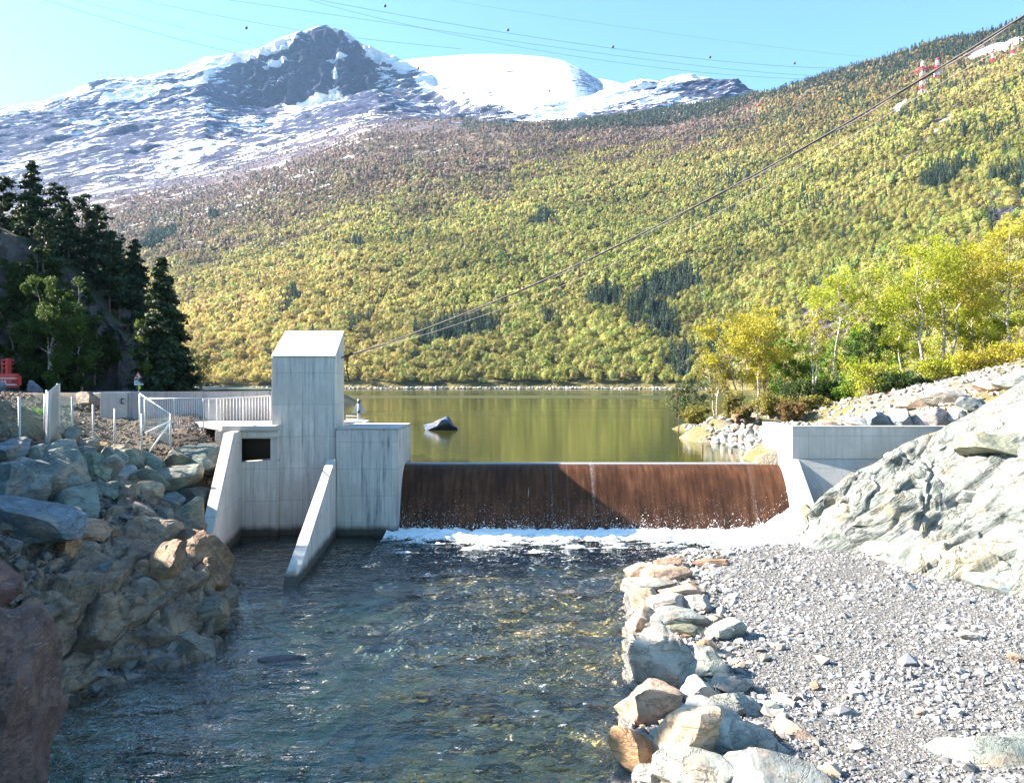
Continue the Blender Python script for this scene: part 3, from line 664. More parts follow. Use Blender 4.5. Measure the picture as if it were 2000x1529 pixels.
# outer land far to the left and right of the dam, below everything seen
# river water: thin clear body over the bed
xs = np.arange(-13, 14, .09); ys = np.arange(2.2, 30.3, .09); Xg, Yg = np.meshgrid(xs, ys)
w1 = fbm(stack(Xg*1.1+Yg*.35, Yg*2.3-Xg*.25, 0*Xg), 4, .6); calm = sm(26.5, 29, Yg)*sm(-4.2, -5.2, Xg)*.6
Zg = WR+.034*w1*(1-calm)+.02*pn(stack(Xg*.5, Yg*.8, 0*Xg+4))+.035*sm(26.5, 29.5, Yg)*sm(-4, -2, Xg)*fbm(stack(Xg*2.5, Yg*3.5, 0*Xg), 3)
me = gridmesh('river_water', stack(Xg, Yg, Zg)); attr(me, 'depth', np.clip(WR-ground_fn(Xg, Yg), 0, 3).reshape(-1))
t = NT('river_water'); p = t.pos()
r1 = t.noise(t.mapp(p, (.8, 2.0, 1), rot=(0, 0, .18)), 1.2, 3, .45, .7); r2 = t.noise(t.mapp(p, (2.4, 5, 1), rot=(0, 0, -.25)), 2.6, 2, .5, .3)
msk = t.mr(t.noise(t.mapp(p, (.28, .5, 1), rot=(0, 0, .3)), 1.0, 3, .5), .38, .62, .30, 1.0); nb = t.bump(t.math('MULTIPLY', msk, t.math('ADD', r1, t.math('MULTIPLY', r2, .30))), 1.0, .32)
fr = t.n('Fresnel'); fr.inputs['IOR'].default_value = 1.36; t.set(fr, 'Normal', nb)
gl = t.n('BsdfGlossy'); t.set(gl, 'Roughness', .04); t.set(gl, 'Color', (1, 1, 1)); t.set(gl, 'Normal', nb)
tr = t.n('BsdfTransparent'); sx = t.n('SeparateXYZ'); t.set(sx, '#0', p)
dpt = t.n('Attribute', {'attribute_name': 'depth'}).outputs['Fac']; cc_ = t.n('CombineXYZ')
for k_, q_ in enumerate((.74, .86, .84)): t.set(cc_, '#%d' % k_, t.math('POWER', q_, t.math('MULTIPLY', dpt, 1.5)))
t.set(tr, 'Color', cc_.outputs[0])
mx = t.n('MixShader'); t.set(mx, '#0', t.math('MULTIPLY', fr.outputs[0], 1.6, True)); t.set(mx, '#1', tr.outputs[0]); t.set(mx, '#2', gl.outputs[0])
t.t.links.new(mx.outputs[0], t.out.inputs['Surface']); M_RIV = t.m
tag(link('river_water', me, M_RIV), kind='structure')
# white water under the weir
xs = np.arange(-4.9, 12.9, .05); ys = np.arange(24.6, 30.3, .05); Xg, Yg = np.meshgrid(xs, ys)
frnt = 28.72+.28*pn(stack(Xg*.7, 0*Xg, 0*Xg))+.18*pn(stack(Xg*2.3, 0*Xg, 0*Xg+5))-1.35*sm(5.4, 8.5, Xg)-.55*sm(9, 11, Xg)-.25*np.exp(-((Xg+1)/1.6)**2)
cov = (Yg-frnt)/.55+.75*fbm(stack(Xg*1.2, Yg*2.6, 0*Xg), 4, .65)
cov2 = (Yg-frnt+2.0)/1.7+2.0*fbm(stack(Xg*.6, Yg*2.6, 0*Xg+7), 4, .6)-1.0
cov = np.maximum(cov, cov2*sm(-4.5, -3.4, Xg))
Zg = WR+.05+.10*sm(0, 1.5, cov)+.08*fbm(stack(Xg*2.2, Yg*2.6, 0*Xg), 4, .6)*sm(.0, .8, cov)+.10*sm(29.5, 30.1, Yg)*(.4+.6*np.abs(fbm(stack(Xg*1.6, Yg, 0*Xg), 3)))+.55*sm(9.3, 11.2, Xg)*sm(28.0, 29.9, Yg)+.35*np.exp(-((Xg-11.4)/1.2)**2)*sm(27.6, 28.6, Yg)
Zg = Zg+.006*rng.normal(size=Xg.shape)*sm(.3, 1, cov)
me = gridmesh('foam', stack(Xg, Yg, Zg)); attr(me, 'cover', cov.reshape(-1))
t = NT('foam'); ca = t.n('Attribute', {'attribute_name': 'cover'}).outputs['Fac']; fn = t.noise(t.mapp(t.pos(), (1, 1.6, 1)), 9, 5, .7)
al = t.mr(t.math('ADD', ca, t.math('MULTIPLY', t.math('SUBTRACT', fn, .5), 3.0)), .05, 1.05)
t.set(t.b, 'Base Color', t.mix(t.mr(fn, .3, .6), (.62, .74, .80), (.86, .89, .91))); t.set(t.b, 'Roughness', .7); t.set(t.b, 'Alpha', al); t.set(t.b, 'Normal', t.bump(fn, .5, .04))  # bluish shading of the foam's hollows is mixed into its colour
t.set(t.b, 'Subsurface Weight', 0.0)
tag(link('white_water', me, t.m), 'white foaming water where the weir meets the river', kind='stuff')
# spray drops thrown up at the foot of the weir
n = 5000; sxp = rng.uniform(-4.4, 11.6, n); w_ = (fbm(stack(sxp*1.3, 0*sxp, 0*sxp+3), 3) > -.1)|(sxp > 8.8); sxp = sxp[w_]; n = len(sxp)
hh_ = rng.exponential(.10, n)*(1+3.0*sm(9, 11.2, sxp)+.5*np.exp(-((sxp-5.1)/.3)**2))
sp_ = np.stack([sxp, 30.05-rng.random(n)*.35-sm(9.5, 11.5, sxp)*rng.random(n)*1.4, WR+.12+hh_], -1)
M_SPRAY = flat('spray', (.9, .92, .95), .5, var=.02)
v = leafcloud(sp_, rng.normal(size=(n, 3)), .022, 3, 1); me = npmesh('spray', v.reshape(-1, 3), np.arange(3*n).reshape(-1, 3)); tag(link('spray', me, M_SPRAY), 'fine spray at the foot of the weir', kind='stuff')

# ================================================================== CONCRETE WORKS
def mk(bm, bevel=.025): return bm_mesh(bm, 'm', bevel)
# gate tower with sloping roof
tw = thing('gate_tower', 'tall pale concrete gate tower with a sloping white roof left of the weir', 'tower', (-8.2, 31.6, -2.6))
ty0, ty1 = 30.2, 33.1; tb = [(-9.46, ty0, -3.4), (-6.95, ty0, -3.4), (-7.24, ty1, -3.4), (-9.75, ty1, -3.4)]
ze, zr = zof(697, ty0), zof(648, ty1)
bm = bmesh.new(); hexa(bm, tb, [(-9.46, ty0, ze), (-6.95, ty0, ze), (-7.24, ty1, zr), (-9.75, ty1, zr)])
link('tower_shaft', mk(bm, .03), M_CON, tw)
bm = bmesh.new()
nv = Vector((0, -(zr-ze), ty1-ty0)).normalized()*.035
a = [Vector(v) for v in [(-9.47, ty0-.012, ze), (-6.94, ty0-.012, ze), (-7.23, ty1, zr), (-9.76, ty1, zr)]]
hexa(bm, [v+nv*.1 for v in a], [v+nv*1.3 for v in a]); M_ROOFC = concrete('pale_roof_concrete', (.60, .59, .57), .10, (9, 9))
link('roof_slab', mk(bm, .008), M_ROOFC, tw)
# eyebolt on the tower side
bm = bmesh.new(); e0 = V(672.5, 694, 31.6)
tube(bm, [e0+Vector((.06+.05*math.cos(q), 0, .05*math.sin(q))) for q in np.linspace(0, 6.28, 14)], .014, 6)
M_STEEL = flat('dark_steel', (.05, .045, .045), .45, .6); M_GALV = flat('galvanised_steel', (.46, .48, .50), .5, .2); M_WHITE = flat('white_paint', (.78, .78, .76), .5)
link('eyebolt', mk(bm, 0), M_STEEL, tw)
# pier between tower and weir
bm = bmesh.new(); zp = zof(838, 30)
prism_x(bm, [(30.0, -3.4), (30.0, zp), (33.8, zp), (33.8, -3.4)], -6.90, -4.45)
pier = link('weir_pier', mk(bm, .05), concrete('pier_concrete', (.66, .60, .55), .85, (2.3, 1.05)), origin=(-5.7, 31.8, -2.6))
tag(pier, 'square grey concrete pier with a dark stained face between the tower and the weir', 'pier')
bm = bmesh.new(); box(bm, -6.895, -4.445, 29.996, 33.8, zp+.004, zp+.04); link('pier_cap', mk(bm, .012), M_CON2, pier)
# gate wall, opening, lintel and deck
gw = thing('gate_wall', 'concrete intake wall with a square dark opening between tower and left wing wall', 'wall', (-9.9, 30.3, -2.6))
bm = bmesh.new(); gx0, gx1 = -10.75, -9.12
hexa(bm, [(gx0, 29.9, -3.4), (gx1, 29.9, -3.4), (gx1, 30.9, -3.4), (gx0, 30.9, -3.4)], [(gx0, 29.9, .24), (gx1, 29.9, .38), (gx1, 30.9, .38), (gx0, 30.9, .24)])
link('sill_wall', mk(bm), M_CON, gw)
bm = bmesh.new(); box(bm, gx0, -9.20, 30.9, 31.2, -3.4, .1); box(bm, -9.42, -9.12, 29.93, 31.2, .30, 1.20); link('side_column', mk(bm, .015), M_CON, gw)
bm = bmesh.new(); box(bm, -11.3, -9.12, 29.80, 33.2, 1.20, 1.50); box(bm, -11.5, -10.95, 29.72, 30.2, .2, 1.498); link('lintel_beam', mk(bm), M_CON, gw)
bm = bmesh.new(); box(bm, -11.0, -9.2, 31.3, 31.5, -.5, 1.3); box(bm, -11.1, -10.9, 30.6, 31.3, -.5, 1.3); link('opening_shade_back', mk(bm), flat('opening_shade', (.018, .017, .012), .6), gw)  # near-black back and side wall; the opening's shade is put into their colour
bm = bmesh.new()
hexa(bm, [(-11.2, 29.62, 1.504), (-9.12, 29.62, 1.504), (-9.12, 33.6, 1.504), (-14.2, 33.6, 1.504)], [(-11.2, 29.62, 1.70), (-9.12, 29.62, 1.70), (-9.12, 33.6, 1.70), (-14.2, 33.6, 1.70)])
link('walkway_deck', mk(bm), M_CON2, gw)
# wing walls
def xr1(y): return -10.52+(29.9-y)*(.58/3.7)
bm = bmesh.new(); prof = [(29.9, -3.4), (29.9, 1.50), (28.5, 1.50), (24.9, -1.66), (23.7, -2.75), (23.7, -3.4)]
prism_x(bm, prof, lambda y: xr1(y)-.40, xr1); w1_ = link('wing_wall', mk(bm, .02), concrete('wing_concrete', (.58, .54, .49), .22, (2.6, 1.1)), origin=(-10.4, 27, -2.6))
tag(w1_, 'left sloping concrete wing wall rising from the rock mound to the walkway', 'wall', 'sloping wing walls of the gate')
def xr2(y): return -6.88+(30-y)*(.57/7.3)
bm = bmesh.new(); prof = [(30.0, -3.4), (30.0, .38), (29.62, .30), (22.75, -2.35), (22.35, -2.75), (22.3, -3.4)]
prism_x(bm, prof, lambda y: xr2(y)-.33-(30-y)*.012, xr2); w2_ = link('wing_wall', mk(bm, .02), M_CON, origin=(-6.8, 26, -2.6))
tag(w2_, 'right sloping concrete wing wall running from the tower corner down into the river', 'wall', 'sloping wing walls of the gate')
# parapet wall along the road
pw = thing('parapet_wall', 'long stained concrete parapet wall behind the railing', 'wall', (-13, 34, 1.2))
xa = P(195, 765, 33)[0]; xb = -13.55; za = zof(766, 33)
bm = bmesh.new(); hexa(bm, [(xa, 33.0, .9), (P(249, 765, 33.3)[0], 33.3, .9), (P(249, 765, 33.3)[0], 33.75, .9), (xa, 33.45, .9)], [(xa, 33.0, za), (P(249, 765, 33.3)[0], 33.3, za), (P(249, 765, 33.3)[0], 33.75, za), (xa, 33.45, za)])
link('wall_panel', mk(bm), concrete('parapet_end_concrete', (.56, .53, .51), .4, (4.6, 3)), pw)
bm = bmesh.new(); xs0 = P(249.8, 765, 33.3)[0]
hexa(bm, [(xs0, 33.3, .9), (-9.0, 34.4, .9), (-9.0, 34.85, .9), (xs0, 33.75, .9)], [(xs0, 33.3, za), (-9.0, 34.4, zof(763, 34.4)), (-9.0, 34.85, zof(763, 34.4)), (xs0, 33.75, za)])
link('wall_panel', mk(bm), M_CON3, pw)
bm = bmesh.new(); q = V(418, 790, 33.55); box(bm, q.x-.38, q.x+.38, 33.45, 33.95, 1.3, zof(777, 33.7)); link('wall_post', mk(bm), M_CON2, pw)
bm = bmesh.new()
for (x0, x1, y0, y1) in ((234, 236, 778, 789), (236, 240, 778, 780), (236, 240, 787, 789)):
    a = P(x0, y1, 33.1); b_ = P(x1, y0, 33.1); box(bm, a[0], b_[0], 33.17, 33.21, a[2], b_[2])
link('painted_mark', mk(bm, 0), flat('mark_paint', (.09, .07, .11), .8), pw)
# right abutment
ab = thing('abutment_wall', 'pale concrete abutment wall right of the weir running into the bedrock', 'wall', (13.5, 31, -1))
zt = zof(833.5, 30.3)
bm = bmesh.new(); box(bm, 11.05, 19.5, 30.3, 30.75, .36, zt-.02); link('front_wall', mk(bm, .015), M_CON2, ab)
bm = bmesh.new(); hexa(bm, [(11.30, 29.45, -1.6), (19.5, 29.6, -1.6), (19.5, 30.75, -1.6), (11.30, 30.75, -1.6)], [(11.30, 30.26, .355), (19.5, 30.3, .355), (19.5, 30.75, .355), (11.30, 30.75, .355)])
link('battered_foot', mk(bm, .012), concrete('foot_concrete', (.44, .43, .42), .25, (1.9, 4)), ab)
bm = bmesh.new(); prism_x(bm, [(28.2, -1.6), (30.26, .355), (30.29, .355), (30.75, .355), (30.75, -1.6)], 11.05, 11.296); box(bm, 11.05, 11.45, 30.754, 33.9, -1.6, zt-.02); hexa(bm, [(11.05, 27.9, -3.4), (11.5, 27.9, -3.4), (11.5, 30.75, -3.4), (11.05, 30.75, -3.4)], [(11.05, 28.2, -1.604), (11.5, 28.2, -1.604), (11.5, 30.75, -1.604), (11.05, 30.75, -1.604)])
link('side_wall', mk(bm, .012), M_CON2, ab)
bm = bmesh.new(); box(bm, 11.045, 19.5, 30.292, 30.755, zt-.016, zt+.025); box(bm, 11.045, 11.455, 30.759, 33.9, zt-.016, zt+.025); link('wall_coping', mk(bm, .01), M_ROOFC, ab)

# railing on the walkway
def railing():
    r = thing('railing', 'galvanised steel railing with thin upright bars along the walkway left of the tower', 'railing', (-11, 30.5, 1.7))
    pts = [(283, 778, 837, 28.9), (397, 779, 838, 28.75), (424, 778, 834, 30.8), (475, 776, 831, 31.4), (528, 773, 827, 31.9)]
    T = [V(a, b, d) for a, b, c, d in pts]; B = [V(a, c, d) for a, b, c, d in pts]
    link('top_rail', tube_me(T, .026, 8), M_GALV, r); link('bottom_rail', tube_me([b_+Vector((0, 0, .06)) for b_ in B], .018, 6), M_GALV, r)
    for i in range(4):
        n = (18, 5, 8, 9)[i] if i else 26
        mid = {0: 13}.get(i)
        for k in range(n):
            u = k/n; a = T[i].lerp(T[i+1], u); b_ = B[i].lerp(B[i+1], u)
            post = k == 0 or k == mid
            if i == 1 and k not in (0, 2): continue
            link('post' if post else 'baluster', tube_me([a, b_-Vector((0, 0, .12 if post else -.06))], (.028 if post else .013), 6 if post else 4), M_GALV, r)
    link('post', tube_me([T[-1], B[-1]-Vector((0, 0, .12))], .03, 6), M_GALV, r)
railing()

# chain-link fences
M_MESH = flat('green_wire', (.16, .27, .23), .5); M_MESHG = flat('galvanised_wire', (.55, .56, .56), .4, .4)
def netting(a, b, c, d, pitch, r, mat, parent, name='wire_netting'):
    """diamond net on quad a(top left) b(top right) c(bottom right) d(bottom left)"""
    a, b, c, d = map(Vector, (a, b, c, d)); w = (b-a).length; h = ((a-d).length+(b-c).length)/2; pit = max(pitch, .03)
    nx = max(2, int(w/pit)); nz = max(2, int(h/pit)); V_, F_ = [], []
    S = lambda u, v: a.lerp(b, u).lerp(d.lerp(c, u), v)
    def seg(p, q):
        t_ = (q-p).normalized(); s1 = t_.cross(Vector((0, 1, .2))).normalized()*r; s2 = t_.cross(s1).normalized()*r; k = len(V_)
        V_.extend([p+s1, p-s1*.5+s2, p-s1*.5-s2, q+s1, q-s1*.5+s2, q-s1*.5-s2])
        F_.extend([(k, k+1, k+4, k+3), (k+1, k+2, k+5, k+4), (k+2, k, k+3, k+5)])
    for s in (1, -1):
        for k in range(-nz, nx+nz):
            u0, v0 = k/nx, 0.0; u1 = u0+s*nz/nx; v1 = 1.0
            if s == -1: u0, u1 = (k+0)/nx, (k-nz)/nx
            lo_u, hi_u = min(u0, u1), max(u0, u1)
            if hi_u <= 0 or lo_u >= 1: continue
            t0, t1 = 0.0, 1.0
            du = u1-u0
            for lim in (0, 1):
                tt_ = (lim-u0)/du
                if (u0 < 0 and lim == 0) or (u0 > 1 and lim == 1): t0 = max(t0, tt_)
                if (u1 < 0 and lim == 0) or (u1 > 1 and lim == 1): t1 = min(t1, tt_)
            if t1 <= t0: continue
            seg(S(u0+du*t0, t0), S(u0+du*t1, t1))
    me = npmesh(name, np.array([v[:] for v in V_]), np.array(F_)); return link(name, me, mat, parent)
f1 = thing('chain_link_fence', 'low green chain link fence on round steel posts along the top of the boulder wall', 'fence', tuple(V(180, 866, 27)))
fp_ = [(-30, 775, 885, 20.6), (38, 776, 882, 21.6), (92, 762, 864, 24.0), (141, 775, 850, 27.0), (182, 790, 866, 27.4), (224, 798, 876, 27.8), (277, 808, 884, 28.2), (333, 812, 884, 28.4)]
pt_ = [(V(a, b, d), V(a, c, d)) for a, b, c, d in fp_]
for a, b_ in pt_: link('fence_post', tube_me([a, b_-Vector((0, 0, .25))], .035, 8), M_GALV, f1)
for i in range(len(pt_)-1):
    dz = Vector((0, 0, .06)); (a, a2), (b_, b2) = pt_[i], pt_[i+1]
    netting(a-dz, b_-dz, b2+dz, a2+dz, (.085), .0032, M_MESH, f1)
f2 = thing('fence_gate', 'tall narrow chain link gate leaves standing edge-on in the fence above the boulders', 'gate', tuple(V(100, 850, 24)))
gp = [(88, 770, 862, 22.6), (95, 765, 866, 22.2), (113, 749, 838, 25.0)]
gt = [(V(a, b, d), V(a, c, d)) for a, b, c, d in gp]
for a, b_ in gt: link('gate_post', tube_me([a, b_], .038, 8), M_GALV, f2)
netting(gt[0][0], gt[1][0], gt[1][1], gt[0][1], .05, .008, M_MESHG, f2); netting(gt[1][0], gt[2][0], gt[2][1], gt[1][1], .06, .009, M_MESHG, f2)
netting(gt[0][0]+Vector((-.12, .3, 0)), gt[2][0]+Vector((-.1, .3, 0)), gt[2][1]+Vector((-.1, .3, 0)), gt[0][1]+Vector((-.12, .3, 0)), .06, .007, M_MESHG, f2)
f3 = thing('fence_end_panel', 'white framed chain link end panel with a slanting top and two braces beside the railing', 'fence', tuple(V(305, 880, 28.3)))
a, b_, c_2, d_ = V(273, 769, 29.5), V(333, 809, 28.35), V(333, 870, 28.35), V(273, 838, 29.5)
link('tall_post', tube_me([a, d_-Vector((0, 0, .3))], .03, 8), M_WHITE, f3); link('top_rod', tube_me([a, b_], .022, 6), M_WHITE, f3)
link('corner_post', tube_me([b_+Vector((0, 0, .03)), V(333, 890, 28.35)], .038, 8), M_GALV, f3)
netting(a, b_, c_2, d_, .085, .006, M_MESHG, f3)
link('brace', tube_me([V(333, 822, 28.3), V(283, 846, 27.9)], .032, 6), M_WHITE, f3); link('brace', tube_me([V(333, 823, 28.3), V(291, 884, 27.7)], .032, 6), M_WHITE, f3)

# warning triangle (seen from behind) on a pad behind the pier
sg = thing('triangle_sign', 'grey back of a triangular sign on a short post behind the pier', 'sign', tuple(V(700, 828, 35)))
q = V(700, 828, 35)
link('post', tube_me([q, V(700, 779, 35)], .05, 10), M_GALV, sg)
bm = bmesh.new(); tr_ = [V(686, 807, 35), V(715, 807, 35), V(700.5, 779.5, 35)]
hexa(bm, [v+Vector((0, .06, 0)) for v in tr_], [v+Vector((0, .08, 0)) for v in tr_]); link('sign_plate', mk(bm, .004), flat('sign_back', (.42, .45, .47), .5, .3), sg)
for zz in (785, 804): link('clamp', tube_me([V(698, zz, 34.97), V(703, zz, 34.97)], .065, 8), M_STEEL, sg)
pad = thing('concrete_block', 'low sloping-sided concrete block with small pipe rails on it behind the pier', 'block', tuple(V(700, 840, 35)))
a = V(672, 838, 34.2); bm = bmesh.new(); x0, x1 = P(660, 0, 34.4)[0], P(727, 0, 34.4)[0]
zt2, zb2 = zof(824, 34.4), -1.5
hexa(bm, [(x0, 34.1, zb2), (x1+.5, 34.1, zb2), (x1+.5, 36.4, zb2), (x0, 36.4, zb2)], [(x0, 34.3, zt2), (x1-.25, 34.3, zt2), (x1-.45, 36.2, zt2), (x0, 36.2, zt2)]); link('block', mk(bm, .03), M_ROOFC, pad)
for (u0, v0, u1, v1, dd_) in ((676, 812, 704, 812, 35.6), (682, 820, 712, 820, 34.8), (676, 818, 712, 818, 35.4)):
    pp = [V(u0, v0+8, dd_), V(u0, v0, dd_), V(u1, v1, dd_), V(u1, v1+8, dd_)]; link('pipe_rail', tube_me(pp, .022, 6), M_GALV, pad)

# ------------------------------------------------------------------ cables
def smooth_path(pts, n=60):
    pts = np.array([p[:] for p in pts], float); s = np.linspace(0, 1, len(pts)); q = np.linspace(0, 1, n)
    co = [np.polyfit(s, pts[:, k], min(3, len(pts)-1)) for k in range(3)]
    return [Vector([np.polyval(c, x) for c in co]) for x in q]
A = V(680, 693.5, 31.5); B = V(2010, 22, 14.0); C_ = V(2400, -210, 12)
def catenary(A, B, sag, n=60): return [A.lerp(B, u)-Vector((0, 0, sag*4*u*(1-u))) for u in np.linspace(0, 1, n)]
mb = (V(1400, 381.5, 1)-Vector((0, 0, CZ)))
pathc = []
for px, py, d in [(680, 693.5, 31.5), (790, 655, 29.4), (1000, 577, 25.8), (1200, 485, 23), (1400, 382, 20.6), (1600, 269, 18.4), (1800, 149, 16.3), (2005, 25, 14.4), (2300, -160, 12.2)]: pathc.append(V(px, py, d))
cb = thing('steel_cable', 'thick dark steel cable rising from the tower to the upper right corner', 'cable', tuple(pathc[0]))
M_CABLE = flat('cable_steel', (.035, .028, .035), .6, 0)
sp_c = smooth_path(pathc, 90)
link('cable_rope', tube_me(sp_c, .020, 8), M_CABLE, cb)
link('second_strand', tube_me([p+Vector((0, .03, -.045+.02*math.sin(i*.6))) for i, p in enumerate(sp_c)][:88], .012, 6), flat('strand_light', (.16, .12, .14), .6), cb)
link('shackle', tube_me([V(679, 694, 31.5), V(687, 690.5, 31.3)], [.03, .06], 8), M_STEEL, cb)
sl = thing('rope_sling', 'short yellow and black rope sling hanging from the end of the cable beside the tower', 'sling', tuple(V(680, 720, 31.4)))
M_YEL = flat('yellow_rope', (.55, .42, .06), .7)
link('rope', tube_me([V(680, 694, 31.4), V(678, 706, 31.4), V(677.5, 722, 31.4), V(680, 735, 31.4), V(682, 746, 31.4)], .030, 6), M_STEEL, sl)
link('yellow_strand', tube_me([V(680.5, 694, 31.36), V(676.5, 702, 31.36), V(676, 712, 31.36)], .014, 6), M_YEL, sl)
link('toggle', tube_me([V(672, 724.5, 31.4), V(680, 724.5, 31.4)], .022, 6), M_STEEL, sl)
pc2 = [V(700, 690, 40), V(1000, 600, 34), V(1200, 512, 30), V(1400, 409, 26), V(1700, 245, 21), V(2005, 83, 17.5), V(2300, -80, 14.5)]
tag(link('thin_wire', tube_me(smooth_path(pc2, 80), .0085, 5), flat('pale_wire', (.20, .18, .16), .6), origin=tuple(V(1400, 409, 26))), 'thin pale wire running below and beside the thick steel cable', 'wire')

# power lines across the valley with their marker balls
M_PL = flat('line_wire', (.10, .10, .12), .5); M_BALLD = flat('marker_dark', (.10, .03, .05), .5); M_BALLO = flat('marker_orange', (.75, .16, .05), .5)
PLINES = [([(260, -2), (481, 42), (640, 67), (760, 82), (900, 96)], 'wire of the power line passing just left of the highest peak', .35),
          ([(60, -8), (200, 35), (340, 75), (462, 104)], 'lowest power line wire over the left shoulder of the snowy mountain', .4),
          ([(130, -5), (300, 40), (497, 90)], 'faint power line wire just above the lowest one at upper left', .3),
          ([(560, -12), (752, 25), (992, 64), (1197, 97), (1387, 117), (1552, 130), (1700, 134)], 'power line wire carrying the row of dark marker balls across the sky', .42),
          ([(400, -5), (640, 27), (900, 66), (1150, 103), (1400, 134), (1560, 144), (1690, 146)], 'power line wire beneath the row of marker balls', .36),
          ([(600, 0), (800, 48), (1000, 92), (1250, 128), (1450, 148), (1640, 155)], 'power line wire that dips to the top of the snow dome', .36),
          ([(800, -14), (1000, 20), (1300, 66), (1600, 102), (1740, 112)], 'highest and faintest power line wire in the open sky', .22)]
for pl, lab, r in PLINES:
    q = [V(x, y, 700+.12*x) for x, y in pl]
    tag(link('power_line', tube_me(smooth_path(q, 50), r*.40, 4), M_PL, origin=tuple(q[0])), lab, 'power line', 'power lines over the valley')
BALLS = [(481, 55, 0, 'marker ball left of the snowy peak'), (752, 12, 0, 'dark marker ball near the top edge right of the peak'), (992, 59, 0, 'dark marker ball above the snow dome'), (1197, 92, 0, 'dark marker ball right of the snow dome'),
         (1387, 112, 0, 'small dark marker ball above the dark rocky knoll'), (1552, 124, 0, 'small marker ball in the sky just left of the forest crest'), (1695, 126, 0, 'tiny marker ball touching the forest crest'),
         (817, 133, 1, 'orange marker ball in front of the snow slope right of the peak'), (1073, 178, 1, 'orange marker ball in front of the rocks below the snow dome'), (1294, 200, 1, 'orange marker ball in front of the dark rocky knoll'),
         (1481, 206, 1, 'orange marker ball low in front of the conifer crest'), (1641, 194, 1, 'orange marker ball in front of the hillside left of the pylon'), (1898, 143, 1, 'orange marker ball right of the large pylon')]
for x, y, k, lab in BALLS:
    d = 700+.12*x
    if k: i_ = d
    bm = bmesh.new(); bmesh.ops.create_uvsphere(bm, u_segments=12, v_segments=8, radius=1.5 if not k else 1.4); me = bm_mesh(bm, 'ball', 0, True); me.materials.append(M_BALLO if k else M_BALLD)
    o = bpy.data.objects.new('marker_ball', me); COL.objects.link(o); o.location = V(x, y, d*(.86 if k and x > 1400 else 1)); tag(o, lab, 'marker ball', 'marker balls on the power lines')

# pylons
M_RED = flat('red_paint', (.62, .05, .07), .5)
_t = NT('red_white_bands'); _s = _t.n('SeparateXYZ'); _t.set(_s, '#0', _t.pos()); _w = _t.math('FRACT', _t.math('MULTIPLY', _s.outputs[2], 1/9.0))
M_PYL = _t.done(_t.mix(_t.math('GREATER_THAN', _w, .45), (.62, .05, .07), (.75, .75, .75)), .5)
def lattice(bm_r, bm_w, base, top, w0, w1, n=9, r=.28):
    base, top = Vector(base), Vector(top)
    for k in range(n):
        bm = bm_r if (k//1) % 2 == 0 or k >= n-4 else bm_w
        u0, u1 = k/n, (k+1)/n; p0, p1 = base.lerp(top, u0), base.lerp(top, u1); a, b_ = w0+(w1-w0)*u0, w0+(w1-w0)*u1
        c0 = [p0+Vector((sx_*a, sy_*a, 0)) for sx_, sy_ in ((-1, -1), (1, -1), (1, 1), (-1, 1))]; c1 = [p1+Vector((sx_*b_, sy_*b_, 0)) for sx_, sy_ in ((-1, -1), (1, -1), (1, 1), (-1, 1))]
        for i in range(4):
            tube(bm, [c0[i], c1[i]], r, 4); tube(bm, [c0[i], c1[(i+1) % 4]], r*.7, 4); tube(bm, [c0[(i+1) % 4], c1[i]], r*.7, 4)
def pylon(legs, d, arm, label, sc=1.0):
    th_ = thing('pylon', label, 'pylon', tuple(V(legs[0][0], legs[0][2], d)), 'pylons high on the right hillside')
    for (x, yt, yb) in legs:
        r1_, r2_ = bmesh.new(), bmesh.new(); lattice(r1_, r1_, V(x, yb, d), V(x, yt, d), 2.3*sc, .7*sc, r=.30*sc)
        link('leg', mk(r1_, 0), M_PYL, th_); r2_.free()
    if arm:
        bm = bmesh.new()
        for (x0, y0, x1, y1) in arm:
            tube(bm, [V(x0, y0, d), V(x1, y1, d)], .5*sc, 4); tube(bm, [V(x0, y0, d)+Vector((0, 0, -2.2*sc)), V(x1, y1, d)+Vector((0, 0, -2.2*sc))], .4*sc, 4)
            for k in range(8): tube(bm, [V(x0, y0, d).lerp(V(x1, y1, d), k/8), V(x0, y0, d).lerp(V(x1, y1, d), (k+1)/8)+Vector((0, 0, -2.2*sc))], .3*sc, 4)
        link('cross_arm', mk(bm, 0), M_RED, th_)
pylon([(1802, 120, 182), (1831, 114, 152)], 700, [(1787, 140, 1838, 124)], 'large red and white portal pylon with a sloping red cross arm')
pylon([(1939, 99, 122)], 790, None, 'small red and white pylon in the snow patch, left of two', .6)
pylon([(1978, 80, 110)], 790, None, 'small red and white pylon near the right edge, right of two', .6)

def cells(p, seed=0):
    """nearest jittered cell: (offset vector to its centre, random numbers of the cell, edge distance)"""
    i0 = np.floor(p).astype(int); b1 = np.full(p.shape[:-1], 9.); b2 = b1.copy(); bv = np.zeros(p.shape); bh = np.zeros(p.shape[:-1], int)
    for a in (-1, 0, 1):
        for b in (-1, 0, 1):
            for c in (-1, 0, 1):
                ii = i0+[a, b, c]; h = _pt[_pt[_pt[(ii[..., 0]+seed) & 255]+(ii[..., 1] & 255)]+(ii[..., 2] & 255)]
                v = p-(ii+.5+_gr[h]*.42); dd_ = (v*v).sum(-1); m = dd_ < b1
                b2 = np.where(m, b1, np.minimum(b2, dd_)); b1 = np.where(m, dd_, b1); bv = np.where(m[..., None], v, bv); bh = np.where(m, h, bh)
    return bv, bh, np.sqrt(b2)-np.sqrt(b1)
def facets(p, seed=0, tilt=.55):
    v, h, e = cells(p, seed); return (_gr[(h+31) & 255][..., 0]*.5+(v*_gr[(h+77) & 255]).sum(-1)*tilt*1.4)-.35*sm(.09, 0, e), e
